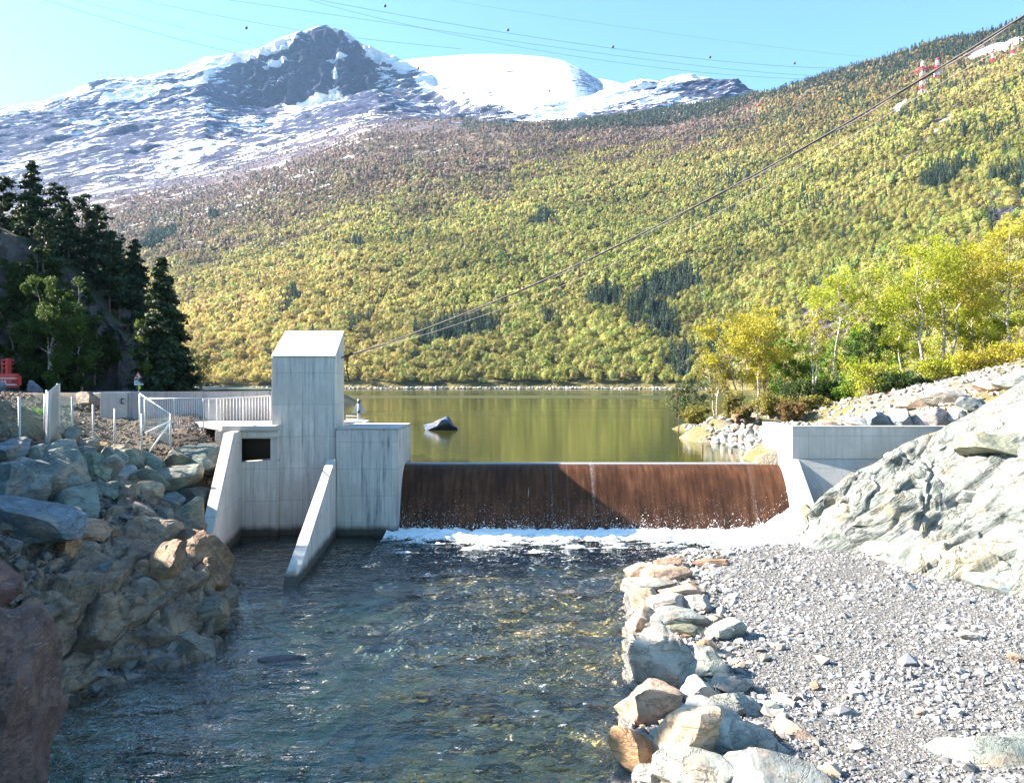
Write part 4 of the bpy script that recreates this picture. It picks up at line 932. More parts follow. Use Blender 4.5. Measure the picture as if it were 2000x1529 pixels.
# ================================================================== BEDROCK AND BOULDERS, RIGHT SIDE
BB = [(1500, 1078, 27.6), (1545, 1084, 26.6), (1620, 1092, 25.6), (1700, 1100, 24.3), (1800, 1142, 21.9), (1880, 1165, 21.0), (2000, 1195, 19.6), (2150, 1230, 18.2), (2400, 1290, 16.0)]
BT = [(1556, 1040, 28.2), (1572, 1003, 28.4), (1605, 965, 28.7), (1652, 930, 28.9), (1745, 874, 29.2), (1850, 829, 29.4), (1925, 788, 28.6), (2000, 744, 27.8), (2150, 655, 26.8), (2400, 500, 25.5)]
def poly3(t_, pts):
    q = np.array([P(*p) for p in pts]); s = np.linspace(0, 1, len(q)); return np.stack([np.interp(t_, s, q[:, k]) for k in range(3)], -1)
nu, nv_ = 620, 300
us = np.linspace(0, 1, nu); vs_ = np.linspace(0, 1.25, nv_)
# arc-length like parameter: right part of the face is bigger on screen
Bq = poly3(us, BB); Tq = poly3(us, BT)
vv_ = vs_[:, None, None]; S_ = Bq[None]*(1-vv_)+Tq[None]*vv_
over = np.clip(vs_-1, 0, 1)[:, None]; S_[..., 2] = np.where(vs_[:, None] > 1, Tq[None, :, 2]-over**1.0*9, S_[..., 2]); S_[..., 1] = np.where(vs_[:, None] > 1, Tq[None, :, 1]+over*4.0, S_[..., 1])
S_[..., 2] -= 0.9*sm(.06, 0, vs_)[:, None]
du = np.gradient(S_, axis=1); dv = np.gradient(S_, axis=0); Nn = np.cross(du, dv); Nn /= np.linalg.norm(Nn, axis=2)[..., None]+1e-9
Nn *= np.sign(Nn[..., 2:3]+1e-9)
an = math.radians(33); la = S_[..., 0]*math.cos(an)+S_[..., 2]*math.sin(an)*1.0; lb = -S_[..., 0]*math.sin(an)+S_[..., 2]*math.cos(an)
q = stack(la*.16, S_[..., 1]*.25, lb*.9); wv = fbm(q, 4, .55)
lay = lb*1.7+S_[..., 1]*.2+1.0*wv; fr_ = lay-np.floor(lay); saw = np.where(fr_ < .82, fr_/.82, (1-fr_)/.18)
am2 = .5+.7*sm(-.2, .5, fbm(stack(la*.25, lb*.5, la*0+3), 3)); 
blk = ridged(stack(la*.55, S_[..., 1]*.5, lb*1.1), 4)
cr_ = fbm(stack(la*1.6, S_[..., 1]*1.6, lb*3.5), 4, .6)
dsp = (saw-.5)*.40*am2+wv*.22+(blk)*.07+cr_*.075
dsp += .35*np.floor(2.2*fbm(stack(la*.28+5, S_[..., 1]*.2, lb*.55), 2)+.2)/1.5
fa_, ea_ = facets(stack(la/3.6, S_[..., 1]/1.9, lb/.55)+.22*wv[..., None], 3); fb_, eb_ = facets(stack(la/1.2, S_[..., 1]/.8, lb/.22)+.2*wv[..., None], 8)
dsp = dsp*.55+fa_*.29+fb_*.075
dsp *= (.35+.65*sm(0, .12, vs_)[:, None])*(.25+.75*np.clip(1-np.abs(vs_[:, None]-1)/.1, 0, 1)*0+.75*sm(1.0, .86, vs_)[:, None]+0)
dsp = blur(dsp); saw = blur(saw)
S_ = S_+Nn*dsp[..., None]+np.array([-1, -.6, 0])*(saw*.10*am2)[..., None]*sm(0, .15, vs_)[:, None, None]*sm(1.0, .85, vs_)[:, None, None]
me = gridmesh('bedrock', S_)
try: me.set_sharp_from_angle(angle=math.radians(32))
except Exception: pass
from mathutils.bvhtree import BVHTree
BBVH = BVHTree.FromPolygons([tuple(v) for v in S_.reshape(-1, 3)], [tuple(p_.vertices) for p_ in me.polygons])
t = NT('pale_green_bedrock'); p = t.pos(); pr = t.mapp(p, (1, 1, 1), rot=(0, math.radians(33), 0))
a1 = t.noise(t.mapp(pr, (.35, .5, 2.6)), 1.0, 7, .62, .2); a2 = t.noise(t.mapp(pr, (1.0, 1.5, 9)), 1.0, 6, .68, .2); a3 = t.noise(p, .8, 4, .55); a4 = t.noise(p, 16, 4, .7)
c = t.mix(t.mr(a1, .32, .66), (.095, .11, .105), (.24, .255, .24)); c = t.mix(t.mr(a2, .5, .72, 0, .7), c, (.42, .42, .40)); c = t.mix(t.mr(a2, .44, .30, 0, .75), c, (.10, .115, .11))
c = t.mix(t.mr(a3, .52, .66, 0, .65), c, (.36, .30, .19)); c = t.mix(t.mr(a4, .55, .75, 0, .5), c, (.14, .14, .12))
ck = t.math('ABSOLUTE', t.math('SUBTRACT', t.noise(t.mapp(pr, (.35, .4, 1.5)), 1.3, 6, .62, .3), .5)); c = t.mix(t.mr(ck, .0, .013, .9, 0), c, (.035, .033, .025))
h = t.math('ADD', t.math('MULTIPLY', a2, 1.0), t.math('MULTIPLY', a4, .25)); h = t.math('ADD', h, t.mr(ck, 0, .04, -.4, 0))
M_BED = t.done(c, .8, t.bump(h, .9, .10), **{'Specular_IOR_Level': .3})
tag(link('bedrock_slope', me, M_BED), kind='structure')

GRN = (.30, .33, .31); PNK = (.47, .35, .27); ORG = (.46, .29, .17); GRY = (.30, .31, .31); SLT = (.22, .25, .26); WHT = (.46, .45, .43); BLU = (.17, .21, .25); OLV = (.20, .215, .165); BRN = (.17, .115, .08)
BR = 'boulders of the right river edge'
for b_, d, tl, c, lab, kw in [
 ((1225, 1102, 1290, 1141), 24.0, -8, PNK, 'rounded pinkish boulder at the farthest tip of the right river edge', {}),
 ((1254, 1110, 1346, 1141), 23.6, 4, PNK, 'flat pale pink slab just right of the farthest tip boulder', dict(aspect=2)),
 ((1280, 1093, 1340, 1108), 25.0, 0, (.34, .22, .16), 'low reddish stone half under water beyond the tip of the right edge', dict(aspect=2)),
 ((1342, 1092, 1426, 1106), 25.4, 0, (.27, .17, .12), 'long low brown slab awash behind the gravel tip', dict(aspect=3)),
 ((1223, 1136, 1318, 1176), 22.3, -5, GRN, 'grey green boulder with a flat top standing in the water second from the tip', dict(aspect=1.6)),
 ((1233, 1152, 1285, 1200), 21.2, 15, PNK, 'smooth pale boulder leaning at the water below the flat grey green one', {}),
 ((1270, 1162, 1344, 1200), 21.0, -12, WHT, 'whitish domed boulder behind the leaning pale one', dict(aspect=1.4)),
 ((1290, 1145, 1372, 1170), 22.2, 5, PNK, 'long pink stone lying between the whitish dome and the gravel', dict(aspect=2.4)),
 ((1229, 1188, 1272, 1250), 19.7, 60, PNK, 'tall narrow pinkish boulder at the waterline with a wet foot', dict(aspect=1.4)),
 ((1262, 1192, 1380, 1237), 19.3, -6, SLT, 'wide dark slate slab above the big speckled boulder', dict(aspect=2.2)),
 ((1336, 1165, 1390, 1202), 20.6, 8, GRY, 'small grey angular boulder right of the whitish dome', {}),
 ((1381, 1212, 1450, 1257), 18.6, -14, GRN, 'angular green grey boulder at the gravel edge right of the dark slate slab', {}),
 ((1306, 1222, 1384, 1246), 18.6, 3, OLV, 'thin olive slab tucked under the dark slate slab', dict(aspect=2.6)),
 ((1235, 1234, 1362, 1357), 17.0, 20, (.36, .35, .33), 'largest grey boulder of the river edge with dark specks and a steep wet front', dict(rough=.07)),
 ((1352, 1250, 1400, 1290), 17.6, -10, ORG, 'small orange topped stone just right of the largest grey boulder', {}),
 ((1321, 1268, 1412, 1340), 16.6, 22, GRN, 'striped green grey block leaning on the largest boulder', dict(aspect=1.2)),
 ((1212, 1336, 1334, 1422), 14.6, -14, PNK, 'smooth pinkish boulder sloping under the water below the largest boulder', dict(aspect=1.7)),
 ((1332, 1328, 1396, 1382), 15.4, 18, WHT, 'white grey boulder between the smooth pinkish one and the gravel', {}),
 ((1393, 1318, 1466, 1360), 15.4, -8, GRY, 'grey flat stone with a broken corner at the gravel edge', {}),
 ((1278, 1376, 1392, 1520), 12.9, 66, (.52, .40, .30), 'tall pale orange boulder standing at the near water edge', dict(aspect=1.35)),
 ((1396, 1352, 1482, 1402), 14.4, -10, SLT, 'dark bluish slab behind the two near grey blocks', dict(aspect=1.6)),
 ((1334, 1384, 1454, 1480), 12.8, -30, (.40, .41, .40), 'smooth pale grey block right of the tall orange boulder', dict(aspect=1.8)),
 ((1394, 1404, 1520, 1476), 12.9, -24, (.36, .36, .34), 'large grey block with a sharp edge, right of the smooth pale grey one', dict(aspect=1.9)),
 ((1194, 1424, 1294, 1522), 12.2, -42, ORG, 'orange brown slab leaning into the water at bottom centre', dict(aspect=1.9, rough=.04)),
 ((1238, 1498, 1290, 1545), 11.6, 20, WHT, 'small white stone at the bottom edge beside the orange brown slab', {}),
 ((1284, 1478, 1440, 1560), 11.4, -10, (.33, .36, .34), 'broad pale green slab on the bottom edge of the picture', dict(aspect=2)),
 ((1424, 1482, 1625, 1570), 11.4, -8, (.29, .32, .32), 'widest flat slate slab at the bottom edge', dict(aspect=2.6, sq=.55)),
 ((1512, 1410, 1584, 1446), 12.9, 4, PNK, 'rounded pale pink stone on the gravel behind the slate slab', {}),
 ((1464, 1430, 1520, 1482), 12.4, -35, GRY, 'upright grey wedge between the grey block and the slate slab', {}),
 ((1443, 1456, 1488, 1500), 12.0, 20, GRN, 'small green grey stone in front of the upright wedge', {}),
 ((1600, 1506, 1632, 1531), 11.3, 0, ORG, 'small round orange stone at the right end of the slate slab', {}),
 ((1582, 1332, 1605, 1349), 14.9, 0, (.42, .28, .2), 'small pinkish cobble alone in the middle of the gravel', dict(cat='cobble')),
 ((1785, 1382, 1806, 1397), 13.6, 0, PNK, 'pale pink cobble on the gravel, right of centre', dict(cat='cobble')),
 ((1873, 1233, 1920, 1252), 16.9, 0, WHT, 'flat whitish stone on the gravel below the bedrock face', dict(cat='cobble', aspect=2)),
 ((1965, 1275, 1993, 1293), 16.0, 0, PNK, 'brownish pink cobble near the right edge of the gravel', dict(cat='cobble')),
 ((1660, 1450, 1692, 1468), 12.5, 0, WHT, 'flat white stone on the near gravel right of the slate slab', dict(cat='cobble')),
 ((1535, 1420, 1560, 1432), 12.8, 30, GRY, 'small grey splinter resting beside the rounded pale pink stone', dict(cat='cobble')),
]:
    boulder('boulder' if kw.get('cat') != 'cobble' else 'cobble', b_, d, tl, tuple(min(.62, q_*k_) for q_, k_ in zip(c, (1.08, 1.0, .92))), lab, M_PALE if c in (PNK, ORG, WHT) or c[0] > .44 else M_ROCK, BR if kw.get('cat') != 'cobble' else None, seat=(.9 if kw.get('cat') == 'cobble' else .78), grow=(1.0 if kw.get('cat') == 'cobble' else 1.1), **kw)
# smaller blocks between boulders and gravel
pts, sz = [], []
for k in range(1100):
    y = rnd.uniform(9.5, 26); x = bank_edge_r(np.array(y))+abs(rnd.gauss(1.0, .8)); pts.append((x, y, float(HR(np.array(x), np.array(y)))+.03)); sz.append(rnd.uniform(.09, .36))
scatter_stones('edge_rubble', pts, sz, M_RIP, 'small angular stones between the edge boulders and the gravel', 11)
n = 46000; yy = 4+24*rng.random(n)**1.25; xx = bank_edge_r(yy)+rng.random(n)**.9*(1.2+.62*yy)+.1
zz = HR(xx, yy)+.008
gz_ = fbm(stack(xx*.45, yy*.45, 0*xx), 3); szg = rng.lognormal(-3.05, .55, n)*np.interp(yy, [8, 26], [.9, 1.35])*(1+.55*gz_); g = rng.uniform(.45, 1.5, n)[:, None]*np.array([[.98, 1, 1.03]]); w_ = rng.random(n) < .08; g[w_] *= np.array([1.6, 1.45, 1.3]); g = np.minimum(g*(1+.30*fbm(stack(xx*.3+7, yy*.3, 0*xx), 3))[:, None], 2.4)
scatter_stones('gravel', np.stack([xx, yy, zz], -1), szg, M_GRAVEL, 'grey gravel bank covering the right side of the river', 12, g)
# bare rock at lower right corner and blocks of the bedrock face
for b_, d, tl, c, lab, kw in [
 ((1760, 1424, 2330, 1760), 11.2, -16, (.27, .295, .26), 'pale green bedrock hump in the lower right corner', dict(aspect=1.8, rough=.05, sq=.9, cuts=7, lo=.7, hi=.9, depth=.5)),
 ((1806, 1052, 1960, 1150), 22.0, -4, (.38, .38, .33), 'upright sunlit block face at the foot of the bedrock slope', dict(sq=.5, depth=1.1)),
 ((1930, 1030, 2075, 1152), 21.6, 10, (.42, .42, .38), 'steep white block at the right edge of the bedrock foot', dict(sq=.5)),
 ((1900, 1130, 2120, 1215), 19.4, -16, (.26, .31, .31), 'bluish ribbed rock slab rising from the gravel at the right edge', dict(aspect=2.4)),
 ((1880, 845, 2100, 925), 26.0, -12, (.26, .27, .20), 'dark overhanging ledge block high on the bedrock slope', dict(sq=.55, aspect=1.8)),
 ((1664, 1000, 1735, 1040), 25.6, -24, (.36, .36, .30), 'cracked yellowish block halfway down the bedrock slope', dict(sq=.55)),
 ((1567, 985, 1592, 1022), 27.2, 10, (.28, .2, .12), 'brown stained block wedged under the abutment wall corner', dict(sq=.55)),
 ((1725, 885, 1782, 918), 27.4, -20, (.22, .24, .22), 'dark hollow-edged rock just below the abutment wall', dict(sq=.6)),
 ((1868, 955, 1950, 1000), 24.6, -22, (.40, .40, .36), 'rounded whitish hump in the middle of the bedrock slope', dict(aspect=1.8)),
 ((1690, 1060, 1775, 1106), 23.9, -18, (.40, .40, .36), 'low whitish block where bedrock and gravel meet', dict(aspect=1.7)),
]: boulder('rock_outcrop', b_, d, tl, c, lab, M_PALE if c[0] > .39 else M_ROCK, 'blocks of the right bedrock slope', cat='rock', bvh=(None if b_[1] > 1400 else BBVH), bvo=.12, **kw)
UB = 'boulders above the abutment wall'
for b_, d, tl, c, lab, kw in [
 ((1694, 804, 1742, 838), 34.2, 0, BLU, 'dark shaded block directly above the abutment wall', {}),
 ((1737, 799, 1783, 838), 34.0, 0, (.24, .28, .30), 'bluish square block right of the dark shaded one', dict(sq=.5)),
 ((1779, 796, 1854, 838), 33.6, 0, (.38, .33, .32), 'rounded grey pink boulder in the middle above the abutment wall', dict(aspect=1.4)),
 ((1850, 795, 1888, 834), 33.2, 25, WHT, 'white wedge shaped boulder where wall and bedrock meet', {}),
 ((1756, 774, 1816, 804), 36.0, -8, PNK, 'pale pinkish boulder in the upper row left', dict(aspect=1.6)),
 ((1806, 754, 1906, 798), 35.4, -16, (.48, .44, .40), 'long white boulder in the middle of the upper row', dict(aspect=2.2)),
 ((1900, 742, 1962, 776), 35.0, -16, PNK, 'pinkish brown boulder right of the long white one', dict(aspect=1.6)),
 ((1870, 775, 1935, 806), 34.0, -20, SLT, 'slate blue boulder under the long white one', dict(aspect=1.6)),
 ((1944, 726, 2050, 770), 34.0, -20, GRN, 'large grey green boulder in the upper row at the right edge', dict(aspect=1.8)),
 ((1640, 812, 1694, 836), 36.0, -20, WHT, 'pale flat stone left of the dark shaded block', dict(aspect=1.8)),
 ((1600, 820, 1645, 838), 37.5, -10, PNK, 'pinkish flat stone just above the left part of the abutment wall', dict(aspect=1.8)),
]: boulder('boulder', b_, d, tl, c, lab, M_PALE if c[0] > .37 else M_ROCK, UB, seat=.8, **kw)
# riprap on the lake shore
k = 0
for row, (ya, yb, da, db) in enumerate([(832, 838, 48, 38.2), (838, 848, 47.6, 37.6), (843, 858, 47.2, 37), (848, 869, 46.8, 36.3), (853, 880, 46.4, 35.6), (857, 890, 46, 35)]):
    x = 1334+row*6
    while x < 1508:
        u = (x-1334)/174; w = rnd.uniform(13, 26)*(.7+.5*u); y = ya+(yb-ya)*u+rnd.uniform(-2, 2); d = da+(db-da)*u; h = (9+13*u)*rnd.uniform(.85, 1.2)
        ci = rnd.randrange(4)
        boulder('shore_boulder', (x, y-h*.4, x+w, y+h*.7), d, rnd.uniform(-22, 8), [WHT, PNK, (.42, .40, .38), (.36, .37, .36)][ci], ['pale','pinkish','light grey','grey'][ci]+(' broad' if w > 14.5+8*u else ' narrow' if w < 11.5+7*u else ' medium')+' block in the '+['top', 'second', 'third', 'fourth', 'fifth', 'waterline'][row]+' row of the bank, '+['at the very tip', 'near the tip', 'well left of middle', 'left of middle', 'just left of middle', 'just right of middle', 'right of middle', 'well right of middle', 'near the abutment', 'touching the abutment'][min(9, int(u*10))], M_PALE, 'stone blocks of the lake bank', aspect=1.5, cat='boulder'); x += w*.86; k += 1
n = 2600; xx = rng.uniform(11, 33, n); yy = rng.uniform(33.5, 52, n); zz = HU(xx, yy)+.12*fbm(stack(xx*.7, yy*.7, 0*xx), 4); k_ = (zz > .1) & (rng.random(n) < np.interp(xx+ (yy-34)*.2, [11, 40], [1, .6]))
scatter_stones('bank_rubble', np.stack([xx, yy, zz+.03], -1)[k_], rng.uniform(.12, .5, k_.sum()), M_RIP, 'pale rubble scattered over the bank above the abutment wall', 13)

# lake rock
lr = boulder('lake_rock', (828, 809, 892, 849), 54.5, 0, (.09, .12, .19), 'dark blue peaked rock standing alone in the lake', M_ROCK, cat='rock', aspect=1.3, lo=.42, hi=.7)
for v_ in lr.data.vertices:
    xn = v_.co.x/(28.5/F*54.5)
    if v_.co.z > -.2: v_.co.z = -.2+(v_.co.z+.2)*float(np.interp(xn, [-1, -.5, 0, .35, .6, .85, 1], [.25, .36, .62, 1.0, 1.05, .6, .3]))
# river rocks
boulder('river_rock', (497, 1284, 596, 1322), 16.2, 6, (.10, .085, .085), 'flat dark rock just breaking the water at left', M_BROWN, cat='rock', aspect=2.4)
for b_, d, lab in [((728, 1130, 825, 1160), 22.8, 'long pink stone under water in front of the right wing wall'), ((860, 1096, 925, 1112), 25.2, 'small pale brown stone under water near the weir'),
                   ((680, 1205, 760, 1245), 18.8, 'yellow stone under water left of mid river'), ((790, 1235, 880, 1265), 18.3, 'pale peach stone under water in mid river'), ((890, 1340, 985, 1385), 14.9, 'bright white pink stone under water in the near river'), ((1040, 1120, 1100, 1134), 24.0, 'thin brownish stone under water right of mid river near the weir')]:
    boulder('submerged_stone', b_, d, 0, (.62, .44, .32), lab, M_PALE, 'stones under the clear water', cat='stone', aspect=2.2, depth=.8).location.z = WR-.30

# ================================================================== LEFT BANK BOULDERS
LB = 'boulders of the stacked wall on the left bank'
for b_, d, tl, c, lab, kw in [
 ((357, 876, 430, 935), 27.9, 0, (.20, .23, .20), 'blocky green grey boulder at the top right end of the wall beside the wing wall', dict(sq=.55)),
 ((312, 880, 368, 923), 27.8, 2, (.22, .215, .17), 'olive brown square boulder second from the right in the top row', dict(sq=.55)),
 ((271, 882, 314, 924), 27.6, -3, (.21, .25, .20), 'mossy green boulder third from the right in the top row', dict(sq=.55)),
 ((234, 882, 277, 921), 27.4, 5, OLV, 'rounded olive boulder fourth from the right in the top row', {}),
 ((206, 880, 242, 918), 27.0, 0, (.23, .26, .24), 'grey green boulder fifth from the right in the top row', {}),
 ((292, 915, 382, 970), 27.0, 6, (.24, .25, .21), 'large striped boulder in the second row left of the dark hole', dict(aspect=1.5)),
 ((246, 915, 318, 966), 26.6, 28, OLV, 'dark wedge boulder in the second row left of the striped one', dict(aspect=1.5)),
 ((220, 914, 263, 953), 26.2, 35, WHT, 'pale leaning stone in the second row', dict(aspect=1.5)),
 ((357, 916, 379, 940), 26.8, 0, (.36, .37, .33), 'small pale stone wedged under the top right boulder', {}),
 ((186, 896, 232, 950), 25.4, 48, (.26, .27, .24), 'long slab leaning to the right below the top row', dict(aspect=2.2)),
 ((180, 876, 222, 925), 25.9, 52, (.22, .25, .22), 'steep leaning slab left of the top row', dict(aspect=1.9)),
 ((142, 890, 208, 956), 24.0, 8, (.21, .25, .20), 'big green flat-faced boulder in the middle of the wall', dict(sq=.55)),
 ((64, 890, 158, 978), 22.0, -8, (.20, .23, .215), 'broadest grey green boulder at the left of the wall', dict(sq=.6, aspect=1.2)),
 ((6, 902, 88, 990), 20.0, 38, (.21, .24, .24), 'tilted blue grey boulder near the left edge', dict(aspect=1.3)),
 ((-30, 912, 42, 994), 19.0, 25, (.16, .21, .235), 'dark teal boulder on the left edge of the picture', {}),
 ((-20, 862, 46, 915), 20.6, 10, BLU, 'bluish flat-topped boulder at the left edge of the top row', {}),
 ((38, 874, 78, 914), 21.3, 45, (.30, .32, .31), 'small leaning slab between two large boulders at upper left', dict(aspect=1.8)),
 ((58, 865, 128, 910), 22.6, -6, (.29, .31, .29), 'pale green triangular boulder below the edge-on gate', {}),
 ((112, 955, 188, 1025), 21.0, -12, (.23, .26, .23), 'rounded green boulder with a dark crack above the rubble', {}),
 ((-20, 980, 134, 1066), 18.4, -4, (.16, .20, .235), 'largest dark blue boulder at the left edge', dict(aspect=1.7)),
 ((116, 838, 150, 878), 25.4, 50, (.19, .22, .21), 'dark slab leaning below the fence left of the ochre stones', dict(aspect=1.6)),
 ((96, 834, 122, 852), 25.2, 10, (.50, .34, .24), 'sunlit pinkish stone at the foot of the edge-on gate', {}),
 ((92, 848, 116, 868), 24.2, 0, (.50, .33, .22), 'round orange pink stone under the edge-on gate', {}),
 ((110, 862, 138, 892), 23.4, 50, (.52, .38, .28), 'elongated sunlit peach stone above the broadest boulder', dict(aspect=1.8)),
 ((146, 857, 184, 882), 25.8, 20, (.34, .29, .24), 'pale wedge with an ochre side in front of the fence', {}),
 ((182, 866, 210, 888), 26.6, 8, (.42, .27, .13), 'ochre stone in front of a fence post', {}),
 ((211, 870, 247, 890), 27.2, -3, (.48, .38, .27), 'pale flat ochre stone lying on the top row', dict(aspect=1.7)),
 ((134, 874, 182, 892), 24.8, 4, (.24, .24, .21), 'flat dark stone under the pale wedge', dict(aspect=2)),
 ((258, 944, 308, 978), 25.2, 5, (.46, .33, .22), 'ochre topped stone under the dark wedge boulder', dict(aspect=1.5)),
 ((312, 967, 352, 998), 25.3, 0, (.20, .23, .23), 'bluish grey stone below the large striped boulder', {}),
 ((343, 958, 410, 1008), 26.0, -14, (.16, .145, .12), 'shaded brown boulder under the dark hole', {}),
 ((326, 983, 382, 1055), 24.6, 40, (.22, .22, .165), 'olive leaning boulder above the brown rock mound', dict(aspect=1.5)),
 ((186, 946, 228, 984), 24.6, 15, (.22, .24, .21), 'grey green boulder beside the long leaning slab, under the top rows', {}),
 ((226, 946, 262, 980), 25.6, -10, (.24, .22, .17), 'small brownish boulder below the pale leaning stone', {}),
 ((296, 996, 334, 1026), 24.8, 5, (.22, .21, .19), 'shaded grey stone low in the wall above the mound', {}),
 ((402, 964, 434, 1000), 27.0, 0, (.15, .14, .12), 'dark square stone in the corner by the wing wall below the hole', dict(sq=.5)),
 ((150, 952, 196, 974), 23.2, -8, (.20, .23, .21), 'flat green stone lying under the big flat-faced boulder', dict(aspect=1.8)),
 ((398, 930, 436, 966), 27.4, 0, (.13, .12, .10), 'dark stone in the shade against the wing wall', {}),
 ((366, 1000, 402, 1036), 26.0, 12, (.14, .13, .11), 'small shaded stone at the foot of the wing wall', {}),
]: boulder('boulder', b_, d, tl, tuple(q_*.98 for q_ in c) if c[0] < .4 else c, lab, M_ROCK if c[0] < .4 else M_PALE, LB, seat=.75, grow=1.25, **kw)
MT = [(40, 1075, 16.8), (120, 1042, 18.2), (200, 1000, 20.5), (270, 962, 22.6), (330, 985, 23.6), (385, 1030, 23.9), (425, 1075, 23.4), (444, 1115, 22.4)]
MM = [(40, 1235, 14.0), (120, 1190, 15.2), (200, 1160, 16.3), (280, 1140, 17.4), (350, 1125, 18.5), (400, 1130, 19.4), (440, 1150, 20.2), (457, 1172, 20.9)]
MW = [(40, 1400, 13.6), (85, 1382, 14.1), (160, 1362, 14.7), (250, 1335, 15.4), (360, 1300, 16.3), (430, 1262, 17.6), (456, 1228, 18.9), (464, 1200, 20.2)]
nu2, nv2 = 420, 330; u2 = np.linspace(0, 1, nu2); v2_ = np.linspace(-.25, 1.3, nv2)[:, None, None]
a_, b2_, c2_ = poly3(u2, MW), poly3(u2, MM), poly3(u2, MT); vc = np.clip(v2_, 0, 1)
SM = np.where(vc < .5, a_+(b2_-a_)*vc*2, b2_+(c2_-b2_)*(vc*2-1))
SM = SM+np.array([-.4, 1.6, 0])*np.clip(v2_-1, 0, 1)*1.5; SM[..., 2] -= 3.0*np.clip(-v2_[..., 0], 0, 1)+1.3*np.clip(v2_[..., 0]-1, 0, 1)
nr_ = np.cross(np.gradient(SM, axis=1), np.gradient(SM, axis=0)); nr_ /= np.linalg.norm(nr_, axis=2)[..., None]+1e-9; nr_ *= np.sign(nr_[..., 1:2]*-1+nr_[..., 2:3]+1e-9)
rq = SM@np.array([[.82, .2, -.55], [-.1, 1, 0], [.55, 0, .82]])
f1_, e1_ = facets(rq/np.array([1.5, 1.4, .75])+.25*fbm(SM*.9, 2)[..., None], 5); f2_, e2_ = facets(rq/np.array([.55, .5, .32])+.2*fbm(SM*2, 2)[..., None], 9)
SM = SM+nr_*(blur(f1_*.27+f2_*.09)+fbm(SM*.7, 3)*.22+fbm(SM*7, 3)*.018)[..., None]
me = gridmesh('mound', SM)
try: me.set_sharp_from_angle(angle=math.radians(26))
except Exception: pass
mo = link('rock_mound', me, rockmat('brown_bedrock', .30, .9, .65, (.34, .20, .11), .75), origin=(-7.5, 18, -2.6)); mo.color = (.22, .155, .11, 1)
tag(mo, 'steep warm brown bedrock mound dropping into the river at left', 'rock')
from mathutils.bvhtree import BVHTree
MBVH = BVHTree.FromPolygons([tuple(v) for v in SM.reshape(-1, 3)], [tuple(p_.vertices) for p_ in me.polygons])
MB = 'rocks of the mound in the left foreground'
for b_, d, tl, c, lab, kw in [
 ((88, 1018, 208, 1062), 18.8, -14, (.40, .27, .19), 'ochre topped flat rock under the largest dark blue boulder', dict(aspect=2)),
 ((92, 1040, 150, 1135), 17.2, 68, (.34, .21, .13), 'rusty slab edge running down through the dark rubble', dict(aspect=2.2)),
 ((198, 1028, 228, 1056), 19.6, 0, (.24, .165, .10), 'brown cube-like stone at the top of the rubble', {}),
 ((232, 980, 300, 1030), 22.0, -30, (.42, .32, .26), 'sunlit pinkish ridge rock near the top of the mound', dict(aspect=1.6)),
 ((262, 1010, 352, 1080), 20.9, -35, (.40, .33, .28), 'pale rough rock in the middle of the mound top', dict(rough=.08)),
 ((318, 1035, 436, 1175), 20.5, 24, (.20, .135, .09), 'big dark brown rock mass at the right of the mound', dict(rough=.08, depth=1.1)),
 ((270, 1060, 352, 1190), 19.3, 60, (.24, .17, .115), 'long brown slanting rock beside the big rock mass', dict(rough=.07, aspect=1.4)),
 ((252, 1132, 306, 1196), 18.0, 55, (.25, .22, .20), 'rounded grey rock in the middle of the mound front', {}),
 ((84, 1152, 224, 1300), 15.6, -18, (.28, .215, .17), 'big brown slab with white streaks low in the mound', dict(rough=.07, sq=.6)),
 ((244, 1145, 372, 1282), 17.3, -52, (.26, .20, .14), 'slanting brown slab with a smooth sunless face at the waterside', dict(aspect=1.7)),
 ((222, 1216, 246, 1286), 16.2, 80, (.24, .235, .23), 'thin upright splinter in the rubble above the water', dict(aspect=2.4)),
 ((366, 1166, 444, 1250), 19.0, -20, (.20, .19, .165), 'grey green lumpy rock by the water at right', {}),
 ((418, 1138, 462, 1226), 20.4, 70, (.18, .17, .15), 'narrow upright rock at the outermost corner of the mound', dict(aspect=1.6)),
 ((338, 1238, 424, 1294), 17.2, -16, (.20, .19, .17), 'low grey rock at the waterline under the lumpy rock', dict(aspect=1.6)),
 ((268, 1272, 342, 1314), 16.2, -8, (.20, .205, .215), 'bluish grey rock at the waterline', dict(aspect=1.5)),
 ((172, 1262, 224, 1300), 15.8, 10, (.20, .19, .19), 'dark grey stone at the foot of the streaked slab', {}),
 ((176, 1300, 216, 1332), 15.3, 0, (.19, .195, .205), 'small blue grey block near the water edge', {}),
 ((178, 1095, 214, 1136), 17.8, 50, (.13, .17, .20), 'bluish splinter in the dark rubble', dict(aspect=1.8)),
 ((262, 1094, 296, 1130), 18.9, 70, (.30, .21, .15), 'upright ochre stone in the rubble', dict(aspect=1.5)),
 ((384, 1090, 446, 1170), 21.2, 10, (.16, .10, .065), 'rusty dark rock hanging over the water', dict(rough=.09)),
 ((-120, 1172, 78, 1620), 9.6, 78, (.13, .085, .085), 'huge dark reddish rock filling the lower left corner', dict(aspect=1.6, rough=.085, depth=.8, sq=.85, cuts=9, lo=.6, hi=.88)),
 ((-60, 1098, 34, 1196), 12.0, 40, (.17, .095, .095), 'purple red rock above the huge corner rock', {}),
 ((-20, 1040, 40, 1080), 16.4, 0, (.13, .13, .15), 'shaded stone at the left edge above the purple red rock', {}),
]: boulder('mound_rock', b_, d, tl, (c[0]*1.02, c[1]*.90, c[2]*.80), lab, (M_BROWN2 if b_[0] < -50 else M_BROWN), MB, cat='rock', seat=(None if b_[0] < -50 else .72), bvh=MBVH, bvo=.02, grow=1.0, **kw)
